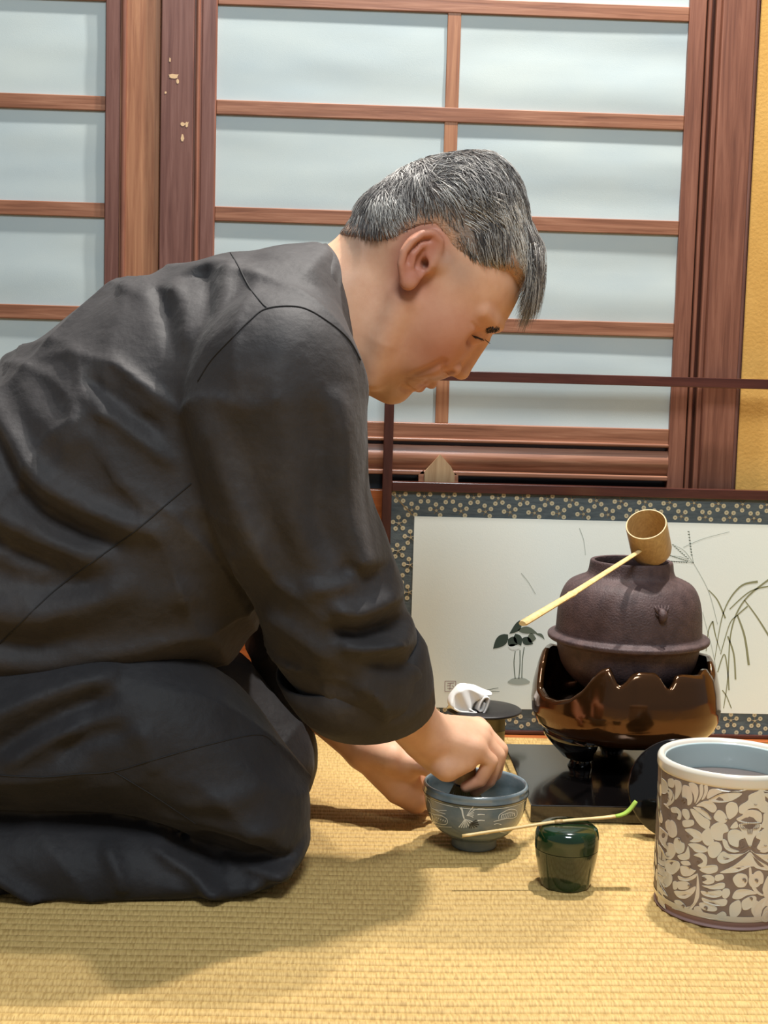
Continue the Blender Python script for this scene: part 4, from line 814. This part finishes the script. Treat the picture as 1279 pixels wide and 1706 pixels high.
# trunk and limbs hidden by the clothes
bd.add(chain([at(560, 520, 1.52), at(470, 540, 1.53), at(250, 700, 1.53), at(60, 1000, 1.53)], [.05, .05, .04, .04]), .04)
bd.add(chain([at(470, 560, 1.53), at(465, 620, 1.41), at(510, 880, 1.395), at(585, 1060, 1.42), at(655, 1160, 1.458), at(706, 1224, 1.492)], [.045, .035, .030, .032, .032, .0275]), .02)
bd.add(chain([at(470, 560, 1.53), at(470, 620, 1.67), at(455, 900, 1.69), at(476, 1095, 1.682), at(530, 1172, 1.657), at(606, 1243, 1.628)], [.045, .033, .030, .030, .030, .026]), .02)
# right hand: palm down, fingers bent round the whisk handle
wy = wc.y
RM = [(790, 1246, wy-.038), (800, 1231, wy-.018), (801, 1219, wy+.003), (795, 1212, wy+.023)]
RP = [(817, 1268, wy-.034), (828, 1258, wy-.016), (832, 1249, wy+.003), (824, 1240, wy+.022)]
RD = [(800, 1300, wy-.030), (814, 1300, wy-.016), (823, 1288, wy+.002), (814, 1280, wy+.016)]
RTp = [(776, 1311, wy-.027), (792, 1317, wy-.014), (802, 1309, wy+.001), (797, 1303, wy+.009)]
wr = at(706, 1224, 1.492)
hand = Build()
for i in range(4):
    hand.add(chain([wr.lerp(at(*RM[i]), .12), at(*RM[i])], [.019, .0125]), .012)
hand.add(chain([at(712, 1250, 1.505), at(745, 1277, wy-.036), at(776, 1268, wy-.037)], [.018, .017, .0125]), .012)       # heel of the hand
hand.add(chain([at(720, 1235, 1.525), at(748, 1262, wy+.014), at(758, 1275, wy+.024)], [.018, .017, .013]), .012)          # ball of the thumb
hand.add(chain([at(760, 1225, wy-.02), at(770, 1225, wy+.012)], [.014, .014]), .012)
for i in range(4):
    k = (.0082, .0090, .0095, .0092)[i]
    hand.add(chain([at(*RM[i]), at(*RP[i]), at(*RD[i]), at(*RTp[i])], [k*1.18, k*1.04, k*.92, k*.78]), .0035 if i else .006)
hand.add(chain([at(752, 1268, wy+.026), at(762, 1288, wy+.026), at(772, 1302, wy+.021), at(781, 1312, wy+.014)], [.0125, .0105, .0098, .008]), .006)
bd.add(hand, .010)
# left hand: palm against the far left of the bowl, fingers behind it, thumb along the rim
ly = 1.632; lw = at(606, 1243, 1.628); lh = Build()
LM = [(690, 1274, ly+.004), (697, 1296, ly+.008), (698, 1316, ly+.006), (692, 1334, ly-.002)]
LP = [(722, 1276, 1.652), (728, 1296, 1.654), (727, 1315, 1.650), (716, 1334, 1.640)]
LD = [(757, 1282, 1.660), (764, 1302, 1.660), (758, 1319, 1.654), (742, 1336, 1.645)]
LT = [(785, 1292, 1.657), (790, 1309, 1.655), (780, 1324, 1.648), (760, 1340, 1.638)]
for i in range(4): lh.add(chain([lw.lerp(at(*LM[i]), .1), at(*LM[i])], [.020, .0140]), .014)
lh.add(chain([at(622, 1252, 1.615), at(652, 1262, 1.602), at(680, 1275, 1.605)], [.019, .0195, .017]), .012)                # ball of the thumb
lh.add(chain([at(632, 1282, 1.622), at(664, 1316, 1.617), at(692, 1335, 1.618)], [.016, .0175, .0135]), .012)               # heel
for i in range(4):
    k = (.0092, .0095, .0090, .0082)[i]; lh.add(chain([at(*LM[i]), at(*LP[i]), at(*LD[i]), at(*LT[i])], [k*1.2, k*1.05, k*.92, k*.8]), .004)
lh.add(chain([at(672, 1266, 1.602), at(694, 1272, 1.592), at(712, 1280, 1.600), at(724, 1288, 1.612)], [.0125, .0108, .0098, .0082]), .006)
lh.add(chain([at(652, 1285, 1.618), at(684, 1305, 1.620)], [.018, .015]), .014)
bd.add(lh, .010)
lo, hi = bd.box
V, Fq = surf(bd, lo, hi, .0022)
body_o = mesh_np('body', V, Fq, M['skin'], man)
def near(px, py, dv, r, Yb=YH): c = np.array(at(px, py, Yb+dv)[:]); return np.exp(-((V-c)**2).sum(1)/(r*r))
flush = .55*sum(near(px, py, -.075, .022) for px, py in ((690, 400), (672, 440), (678, 470), (728, 395)))+.25*near(700, 432, -.08, .02)
flush = flush+.8*near(714, 640, 0, .008)+.7*near(696, 645, 0, .008)+.6*near(704, 636, -.014, .007)+.5*near(690, 637, -.014, .007)+.30*near(768, 615, 0, .016)+.25*near(730, 590, -.04, .022)
for p in RTp+RD+LM: flush = flush+.30*np.exp(-((V-np.array(at(*p)[:]))**2).sum(1)/.014**2)
flush = flush+.50*near(735, 560, -.055, .050)+.30*near(790, 560, -.03, .04)+.25*near(690, 620, -.04, .035)
vattr(body_o, 'flush', np.clip(flush, 0, .75))
stub = .35*sum(near(px, py, dv, .018) for px, py, dv in ((655, 655, -.01), (640, 640, -.035), (690, 625, -.035), (725, 625, -.015)))+.55*near(598, 398, -.045, .022)+.5*near(770, 455, -.062, .016)+.4*near(740, 430, -.07, .014)
vattr(body_o, 'stubble', np.clip(stub, 0, .6))
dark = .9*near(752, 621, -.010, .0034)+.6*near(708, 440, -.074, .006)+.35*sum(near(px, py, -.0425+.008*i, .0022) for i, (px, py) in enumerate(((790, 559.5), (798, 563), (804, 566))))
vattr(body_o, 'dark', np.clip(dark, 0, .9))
# lashes and brow as little hairs lying on the skin
from mathutils.bvhtree import BVHTree
def bvh_of(V, Fq): return BVHTree.FromPolygons([Vector(v) for v in V.tolist()], Fq.tolist())
bvb = bvh_of(V, Fq)
def cast(bv, px, py):
    h = bv.ray_cast(CP, ray(px, py).normalized()); return (h[0], h[1]) if h[0] is not None else None
def hairs(name, lst, rad):
    b = MB()
    for a, e_ in lst:
        h1, h2 = cast(bvb, *a), cast(bvb, *e_)
        if not h1: continue
        q = h2[0]+h2[1]*.0012 if h2 else h1[0]+h1[1]*.0016+RT*((e_[0]-a[0])*YH/FPX)+UP*((a[1]-e_[1])*YH/FPX)
        if (q-h1[0]).length > .02: continue
        b.tube([h1[0]-h1[1]*.0003, h1[0].lerp(q, .5)+h1[1]*.0011, q], [rad, rad*.8, rad*.3], 4)
    return b.obj(name, M['brow'], man)
L1 = []
for s in np.linspace(0, 1, 110):
    x0 = 831-19*s+random.uniform(-2, 2); y0_ = 545+3*s+random.uniform(-3, 5); L1.append(((x0, y0_), (x0-random.uniform(3, 5), y0_+random.uniform(1, 4))))
tag(hairs('eyebrow', L1, .00026), kind='stuff')
L2 = [((786+22*s, 558.5+7.5*s), (788+24*s+3, 561+8*s+random.uniform(1, 3))) for s in np.linspace(0, 1, 34)]
tag(hairs('eyelashes', L2, .00032), kind='stuff')

# ---------------------------------------------------------------- hair
hair_out = [(566, 392), (578, 372), (591, 352), (609, 324), (643, 299), (681, 275), (728, 259), (775, 252), (812, 253), (838, 268), (857, 290), (872, 323), (881, 361), (889, 395), (893, 433), (890, 462), (880, 480), (860, 490), (800, 520), (700, 500), (620, 460), (580, 420)]
hairline = [(560, 388), (571, 391), (602, 408), (643, 415), (664, 405), (680, 388), (700, 379), (722, 378), (741, 400), (752, 438), (766, 456), (790, 463), (821, 462), (846, 452), (866, 476), (878, 486), (950, 480), (950, 200), (540, 200)]
Yl = lambda px, py: YH-.05
hq, hco, hlo, hn, hpt = grid2(hairline, Yl, .002, .03); hd, _ = polydist(hpt, hq); HS = Samp(hd.reshape(hn), hlo, .002)
def hairW(x, z):
    d, _ = HS(x, z); return headW(x, z)+np.interp(-d, [0, .012, .03, .06], [.0006, .0022, .0055, .0085])
ho = inflate(hair_out, YH, hairW, .070, .002, sm=3)
def hair_f(P):
    d, e = HS(P[:, 0], P[:, 2]); return smax(ho(P), d+e, .004)
hb = ho.box
Vh, Fh = surf(hair_f, hb[0]-.01, hb[1]+.01, .0028)
cap = mesh_np('hair', Vh, Fh, M['scalp'], man)
dh, _ = HS(Vh[:, 0], Vh[:, 2]); vattr(cap, 'fade', np.clip(-dh/.045, 0, 1)+.08*rng.standard_normal(len(Vh)))
# strands
g_ = np.stack([hair_f(Vh+np.eye(3)[k]*.001)-hair_f(Vh-np.eye(3)[k]*.001) for k in range(3)], 1); Nh = g_/np.linalg.norm(g_, axis=1, keepdims=True)
whorl = np.array(at(700, 262, YH)[:]); NS = 12000
pick = rng.choice(np.where((-dh > .001) & (Vh[:, 1] < YH+.06) & (ho(Vh) > -.004))[0], NS); SV, SF, ST = [], [], []
clump = rng.standard_normal((70, 3)); cl_c = Vh[rng.choice(len(Vh), 70)]
p = Vh[pick]; nn = Nh[pick]; dep = -dh[pick]; keep = rng.random(NS) < np.interp(dep, [0, .006, .02], [.12, .45, 1]); p, nn, dep = p[keep], nn[keep], dep[keep]; NS = len(p)
rd = (p-whorl)*np.array([1, .8, 1]); rd /= np.linalg.norm(rd, axis=1, keepdims=True)+.02
fr = np.clip((p[:, 0]-Eo.x-.02)/.08, 0, 1); bk = np.clip((Eo.x-.005-p[:, 0])/.06, 0, 1)
dr = rd*(.55+.3*bk)[:, None]+np.stack([.25-.1*bk, 0*bk, -.55*fr-.25], 1)
jj = np.argmin(((cl_c[None]-p[:, None])**2).sum(2), 1); dr = dr+.20*clump[jj]+.15*rng.standard_normal((NS, 3))
dr -= nn*(dr*nn).sum(1)[:, None]; dr /= np.linalg.norm(dr, axis=1, keepdims=True)+1e-6
Ln = np.interp(dep, [0, .012, .03, .06], [.003, .007, .019, .030])*rng.uniform(.7, 1.25, NS); lf = np.interp(dep, [0, .02, .06], [.0004, .0012, .003])*rng.uniform(.4, 1.6, NS)
rr_ = rng.uniform(.00020, .00042, NS)*np.interp(dep, [0, .03], [.6, 1.15]); sd = np.cross(nn, dr); q0 = p-nn*.0006; rings = []
for s_, kk in ((0, 1), (.35, .95), (.7, .7), (1.0, .15)):
    c_ = q0+dr*(Ln*s_)[:, None]+nn*(lf*math.sin(min(s_*2.2, 1.57))-(Ln*Ln*s_*s_)/.16*.9)[:, None]; c_[:, 2] -= .10*Ln*s_*s_
    rings.append(np.stack([c_+sd*(rr_*kk*1.3*math.cos(2.094*k))[:, None]+nn*(rr_*kk*math.sin(2.094*k))[:, None] for k in range(3)], 1))
SVa = np.stack(rings, 1).reshape(-1, 3)
fq = np.array([(r*3+k, r*3+(k+1) % 3, (r+1)*3+(k+1) % 3, (r+1)*3+k) for r in range(3) for k in range(3)]); SFa = (np.arange(NS)[:, None, None]*12+fq[None]).reshape(-1, 4)
tone = np.clip(rng.beta(1.7, 1.0, NS)*np.interp(dep, [0, .02, .05], [.8, 1.0, .9])+.13*clump[jj, 0]+.15*fr, .04, 1); STa = np.repeat(tone, 12)
# fringe hanging off the forehead
for n_ in range(1500):
    v_ = rng.uniform(-.052, .045); s0 = rng.random(); wv = rng.uniform(0, 1)
    a0 = np.array(at(868+20*s0-14*abs(v_)/.05*.6, 330+110*s0, YH+v_*.9)[:]); endx = 866+34*wv-10*abs(v_)/.05; endy = 500+rng.uniform(-35, 30)+30*(1-abs(wv-.15))*(.6+.4*rng.random())
    a2 = np.array(at(endx, endy, YH+v_*1.0)[:]); a1 = np.array(at(893+13*rng.random()-14*(abs(v_)/.05)**2, 420+rng.uniform(-15, 25), YH+v_*1.02)[:])
    C = spline([a0, a1, a1*.45+a2*.55+np.array([.004, 0, 0]), a2], 2); C = C+rng.standard_normal(3)*.0012; b0 = len(SV); m_ = len(C); rr_ = rng.uniform(.00022, .00042)
    for s, q in enumerate(C):
        r = rr_*(1-.85*(s/(m_-1))**2)
        for k in range(3): SV.append(q+np.array([r*math.cos(2.094*k), r*math.sin(2.094*k), 0]))
    for s in range(m_-1):
        for k in range(3): SF.append((b0+s*3+k, b0+s*3+(k+1) % 3, b0+(s+1)*3+(k+1) % 3, b0+(s+1)*3+k))
    ST += [np.clip(rng.beta(1.3, 1.4)+.08, .02, 1)]*(m_*3)
hs = mesh_np('hair_strands', np.r_[SVa, np.array(SV)], np.r_[SFa, np.array(SF)+len(SVa)], M['hair'], cap); vattr(hs, 'tone', np.r_[STa, np.array(ST)]); tag(hs, kind='stuff')

# ---------------------------------------------------------------- jacket
YB = 1.53
torso = [(556, 420), (535, 411), (505, 415), (470, 416), (430, 420), (384, 420), (330, 438), (270, 458), (215, 476), (180, 491), (130, 521), (96, 548), (50, 585), (0, 622), (-70, 690), (-150, 800), (-205, 950), (-225, 1100), (-200, 1210), (-60, 1240), (120, 1200), (280, 1150), (360, 1105), (394, 1086), (428, 1040), (490, 960), (540, 860), (580, 760), (603, 690), (607, 640), (598, 600), (584, 560), (570, 530), (566, 450)]
folds_t = [([(0, 633), (56, 695), (113, 774), (186, 819), (260, 850), (330, 860)], .010, 20), ([(0, 668), (50, 730), (100, 800), (170, 850), (250, 880)], -.011, 17), ([(-20, 780), (60, 830), (150, 880), (240, 900)], .009, 20), ([(-20, 830), (80, 880), (180, 915)], -.009, 18),
           ([(175, 640), (230, 690), (290, 735), (325, 760)], .006, 12), ([(180, 625), (240, 665), (310, 715)], -.006, 11), ([(215, 590), (260, 630), (310, 670)], .005, 11),
           ([(345, 445), (365, 500), (372, 560)], -.006, 10), ([(390, 440), (392, 500), (380, 560)], .007, 12), ([(300, 470), (330, 520), (340, 590)], .005, 14), ([(270, 475), (300, 530), (318, 600)], -.005, 12), ([(290, 466), (340, 452), (385, 442)], .003, 9), ([(300, 482), (350, 466), (388, 460)], -.003, 9),
           ([(0, 960), (100, 985), (200, 960), (280, 930)], .008, 24), ([(0, 1000), (90, 1025), (200, 1005), (330, 960)], -.008, 24), ([(20, 900), (120, 935), (230, 930)], -.006, 18), ([(150, 1010), (260, 985), (360, 940)], .007, 24), ([(0, 1040), (120, 1060), (260, 1050), (380, 1020)], .006, 22), ([(60, 600), (110, 680), (190, 740)], .005, 24), ([(430, 430), (500, 445), (545, 490)], .004, 14)]
slv = [(470, 508), (420, 522), (370, 560), (335, 605), (312, 655), (312, 710), (322, 770), (340, 840), (362, 900), (392, 950), (425, 1000), (438, 1050), (465, 1110), (515, 1160), (575, 1195), (640, 1205), (690, 1180), (706, 1130), (697, 1060), (688, 1030), (672, 1000), (672, 975), (655, 930), (640, 885), (622, 840), (614, 790), (612, 720), (606, 650), (592, 600), (565, 552), (520, 518)]
Ysl = lambda px, py: 1.376+.062*np.clip((py-900)/280, 0, 1)**1.2
folds_s = [([(560, 640), (575, 720), (580, 820), (600, 900), (640, 960)], .008, 22), ([(520, 640), (530, 740), (530, 850), (560, 930)], -.006, 20), ([(345, 660), (370, 760), (410, 860), (460, 950)], .007, 24), ([(400, 620), (420, 740), (450, 850), (500, 950)], -.005, 24), ([(460, 600), (480, 720), (490, 840), (520, 940)], .005, 22),
           ([(545, 985), (590, 1000), (640, 990), (675, 978)], .010, 15), ([(540, 1020), (590, 1035), (640, 1030), (685, 1028)], -.012, 14), ([(560, 1045), (620, 1055), (690, 1048)], .010, 13), ([(560, 930), (610, 945), (655, 940)], -.008, 15), ([(500, 960), (560, 960), (630, 915)], .007, 16), ([(440, 1010), (500, 1040), (560, 1080)], .006, 18), ([(470, 1060), (530, 1100), (600, 1110)], -.006, 20), ([(600, 1070), (660, 1085), (700, 1080)], -.007, 14)]
jk = Build()
jk.add(inflate(torso, YB, .168, .15, .004, folds_t, 3))
jk.add(inflate(slv, Ysl, .084, .080, .004, folds_s, 3), .009)
jk.add(chain([at(500, 520, 1.50), at(470, 560, 1.42), at(455, 610, 1.39)], [.05, .062, .070]), .05)
jk.add(chain([at(500, 520, 1.56), at(470, 570, 1.66), at(458, 640, 1.69), at(450, 880, 1.70), at(466, 1030, 1.69), at(482, 1110, 1.677), at(496, 1150, 1.667)], [.05, .065, .066, .058, .046, .042, .044]), .03)
jk.sub(chain([at(575, 380, 1.515), at(600, 560, 1.515)], [.030, .030], 1.6), .006)
kn_ = rng.standard_normal((14, 3)); kp_ = rng.uniform(0, 6.28, 14)
def cloth_noise(P, amp, base=22.0):
    r = np.zeros(len(P))
    for i in range(14):
        k = kn_[i]/np.linalg.norm(kn_[i])*base*(1+.16*i); r += np.sin(P@k+kp_[i]+1.2*np.sin(P@(k[[2, 0, 1]]*.6)))/(1+.16*i)
    return amp*r/4
cr_k = [(np.array(v)/np.linalg.norm(v)*q, ph) for v, q, ph in (((.8, .2, .55), 30, .3), ((.55, -.3, .8), 38, 1.9), ((1, .4, -.2), 26, 2.2), ((.3, .5, .9), 46, 4.0), ((.9, -.2, .9), 58, 5.1), ((-.5, .3, .8), 52, .9))]
def crease(P, amp):
    r = np.zeros(len(P))
    for i, (k, ph) in enumerate(cr_k):
        wp = 1.1*np.sin(P@(k[[1, 2, 0]]*.33)+ph*2)+.6*np.sin(P@(k[[2, 0, 1]]*.7)+ph)
        mk_ = np.clip(np.sin(P@(k[[2, 1, 0]]*.28)+ph*3)*.9+.1, 0, 1); r += mk_*(1-np.abs(np.sin(P@k*.5+wp+ph)))**4
    return amp*r
def jf(P): return jk(P)-cloth_noise(P, .0018)-crease(P, .0050)
lo, hi = jk.box; lo, hi = lo-.04, hi+.04; lo = np.maximum(lo, (-.66, 1.2, .05))
Vj, Fj = surf(jf, lo, hi, .0052, 12)
jacket = mesh_np('jacket', Vj, Fj, M['jacket'], man); jacket['label'] = 'loose faded black cotton jacket'
def loft(loops, n, m, name, parent, th):
    V = []; 
    for lp in loops: V += [tuple(p) for p in lp]
    k = len(loops[0]); F = [(i*k+a, i*k+(a+1) % k, (i+1)*k+(a+1) % k, (i+1)*k+a) for i in range(len(loops)-1) for a in range(k)]
    o = mk(name, V, F, m, parent); md = o.modifiers.new('thickness', 'SOLIDIFY'); md.thickness = th; md.offset = 0; return o
def neckloop(near_, far_off, mid):
    up_ = [at(*p) for p in near_]; dn = [at(px, py, 2*mid-Y) for px, py, Y in near_[1:-1][::-1]]; return spline([v[:] for v in up_+dn], 6, True)
top = neckloop([(544, 409, 1.522), (563, 436, 1.462), (568, 500, 1.446), (574, 540, 1.448), (590, 578, 1.462), (609, 637, 1.522)], 0, 1.522)
midl = neckloop([(525, 411, 1.524), (543, 452, 1.440), (550, 520, 1.424), (560, 560, 1.426), (580, 600, 1.446), (607, 655, 1.522)], 0, 1.524)
bot = neckloop([(505, 420, 1.526), (522, 468, 1.430), (530, 535, 1.408), (545, 580, 1.408), (572, 620, 1.436), (604, 672, 1.522)], 0, 1.526)
loft([top, midl, bot], 0, M['jacket'], 'collar', jacket, .005)
MB().tube([Vector(p)+Vector((0, -.002 if p[1] < 1.52 else .002, .001)) for p in bot]+[Vector(bot[0])], .0016, 6).obj('collar_seam', M['seam'], jacket, smooth=True)
def eloop(C, Rr, N, s=1.0, n=40, wob=0):
    C, Rr, N = Vector(C), Vector(Rr), Vector(N); a, b = (Rr-C)*s, (N-C)*s
    return [C+a*math.cos(2*math.pi*k/n)+b*math.sin(2*math.pi*k/n)*(1+wob*math.sin(3*2*math.pi*k/n)) for k in range(n)]
cu = [eloop(at(578, 1092, 1.410), at(698, 1052, 1.410), at(596, 1150, 1.345), .97), eloop(at(592, 1115, 1.415), at(706, 1078, 1.415), at(606, 1178, 1.352), 1.03), eloop(at(604, 1145, 1.425), at(715, 1120, 1.425), at(616, 1212, 1.362), 1.03, wob=.02), eloop(at(613, 1172, 1.435), at(722, 1160, 1.435), at(626, 1238, 1.374), 1.0), eloop(at(613, 1170, 1.437), at(716, 1158, 1.437), at(625, 1230, 1.380), .97), eloop(at(606, 1150, 1.428), at(705, 1130, 1.428), at(616, 1205, 1.375), .93)]
loft(cu, 0, M['jacket'], 'cuff', jacket, .003)
cu2 = [eloop(at(482, 1112, 1.677), at(540, 1092, 1.677), at(488, 1140, 1.640)), eloop(at(494, 1142, 1.668), at(552, 1120, 1.668), at(500, 1172, 1.632)), eloop(at(498, 1150, 1.666), at(552, 1128, 1.666), at(505, 1177, 1.635), .93)]
loft(cu2, 0, M['jacket'], 'cuff', jacket, .003)

# ---------------------------------------------------------------- trousers
thigh = [(-240, 1120), (-60, 1085), (120, 1065), (260, 1075), (360, 1120), (425, 1185), (470, 1238), (502, 1288), (517, 1335), (513, 1385), (490, 1412), (420, 1412), (340, 1385), (240, 1352), (100, 1342), (-60, 1340), (-240, 1350)]
calf = [(-240, 1350), (0, 1335), (140, 1342), (240, 1352), (330, 1378), (420, 1398), (490, 1395), (512, 1385), (505, 1415), (484, 1442), (445, 1462), (395, 1477), (330, 1491), (240, 1502), (150, 1508), (60, 1503), (0, 1498), (-120, 1490), (-240, 1480)]
folds_th = [([(-20, 1180), (60, 1140), (160, 1105), (220, 1100)], .008, 18), ([(0, 1230), (80, 1180), (150, 1150), (220, 1130)], -.008, 16), ([(40, 1240), (110, 1195), (170, 1170)], .006, 14), ([(120, 1220), (180, 1190), (240, 1180)], -.005, 14), ([(250, 1170), (270, 1210), (280, 1250)], .005, 18), ([(0, 1262), (100, 1255), (180, 1240)], .005, 16), ([(250, 1330), (340, 1330), (420, 1345), (480, 1340)], .004, 14), ([(300, 1300), (380, 1290), (450, 1275)], .004, 18), ([(330, 1355), (400, 1365), (460, 1395)], -.006, 10)]
folds_c = [([(250, 1365), (320, 1400), (365, 1435), (385, 1430)], .007, 11), ([(285, 1368), (340, 1395), (385, 1420)], -.008, 9), ([(190, 1365), (215, 1400), (230, 1440)], .004, 12), ([(0, 1420), (50, 1450), (110, 1495)], -.007, 12), ([(10, 1400), (70, 1440), (130, 1480)], .007, 12), ([(340, 1440), (400, 1450), (450, 1430)], .005, 12), ([(400, 1400), (450, 1415), (490, 1420)], .005, 10)]
tr = Build()
tr.add(inflate(thigh, 1.432, .092, .075, .004, folds_th, 3))
tr.add(inflate(calf, 1.422, .085, .050, .004, folds_c, 3), .006)
farl = [(-240, 1110), (100, 1085), (330, 1082), (395, 1094), (450, 1143), (495, 1185), (523, 1228), (529, 1262), (521, 1300), (498, 1330), (440, 1345), (300, 1350), (0, 1350), (-240, 1350)]
tr.add(inflate(farl, 1.645, .085, .070, .005, None, 3), .02)
tr.add(chain([at(-150, 1180, 1.53), at(60, 1170, 1.53), at(200, 1180, 1.53)], [.10, .10, .06]), .04)
def tf(P): return smax(tr(P)-cloth_noise(P, .0014, 30)-crease(P, .0042), .0003-P[:, 2], .004)
lo, hi = tr.box; lo, hi = lo-.04, hi+.04; lo = np.maximum(lo, (-.66, 1.2, -.012))
Vt, Ft = surf(tf, lo, hi, .0052, 12)
trs = mesh_np('trousers', Vt, Ft, M['trousers'], man); trs['label'] = 'loose black cotton trousers'

# ---------------------------------------------------------------- seams sewn along the cloth
bvj, bvt = bvh_of(Vj, Fj), bvh_of(Vt, Ft)
def seam(bv, pts, parent, r=.0008, name='seam'):
    P = []
    for q in spline(pts, 10):
        h = cast(bv, q[0], q[1])
        if h and (not P or (h[0]-P[-1]).length < .03): P.append(h[0]+h[1]*r*.3)
    if len(P) > 2: MB().tube(P, r, 5).obj(name, M['seam'], parent, smooth=True)
seam(bvj, [(330, 635), (352, 600), (385, 565), (415, 535), (445, 514), (500, 512), (545, 535), (580, 565), (600, 600)], jacket, .0009)
seam(bvj, [(384, 421), (398, 445), (415, 478), (436, 505), (446, 514)], jacket)
seam(bvj, [(318, 806), (280, 838), (225, 885), (170, 925), (90, 985), (0, 1072)], jacket)
seam(bvt, [(0, 1292), (70, 1295), (130, 1290), (190, 1285), (270, 1262), (350, 1240), (430, 1224), (458, 1240)], trs, .0007)
seam(bvt, [(190, 1286), (230, 1310), (270, 1335), (328, 1374)], trs, .0007)

# ---------------------------------------------------------------- folded linen cloth on the kettle lid
def sheet(name, path, w_vec, th, sag):
    P = [at(px, py, cy+dy) for px, py, dy in path]; P = [Vector(p) for p in spline(P, 6)]; n = len(P); nw = 8; V = []
    for i, p in enumerate(P):
        for k in range(nw+1):
            s = k/nw; V.append(p+Vector(w_vec)*s+Vector((0, 0, sag*math.sin(math.pi*s)-.010*s*s)))
    F = [(i*(nw+1)+k, i*(nw+1)+k+1, (i+1)*(nw+1)+k+1, (i+1)*(nw+1)+k) for i in range(n-1) for k in range(nw)]
    o = mk(name, V, F, M['cloth'], ck); md = o.modifiers.new('thickness', 'SOLIDIFY'); md.thickness = th; md.offset = 0; return o
fold = Build()
fold.add(inflate([(747, 1174), (748, 1160), (756, 1148), (774, 1139), (798, 1146), (816, 1152), (818, 1157), (801, 1161), (789, 1171), (782, 1184), (764, 1184)], cy+.006, .018, .0045, .0012, None, 3))
Vc, Fc = surf(lambda P: fold(P)-.0006*np.sin(P[:, 0]*260+P[:, 2]*120), fold.box[0], fold.box[1], .0014)
mesh_np('top_fold', Vc, Fc, M['cloth'], ck)
sheet('rolled_fold', [(782, 1182, -.0155), (795, 1190, -.0155), (803, 1192, -.0155), (811, 1180, -.0155), (815, 1165, -.0155), (808, 1163, -.0155), (801, 1172, -.0155), (798, 1184, -.0155), (804, 1184, -.0145), (808, 1172, -.0145)], (-.006, .026, .002), .0022, .001)
sheet('under_fold', [(752, 1178, -.012), (766, 1186, -.014), (784, 1188, -.0155), (796, 1190, -.0155)], (-.004, .026, .003), .003, .001)
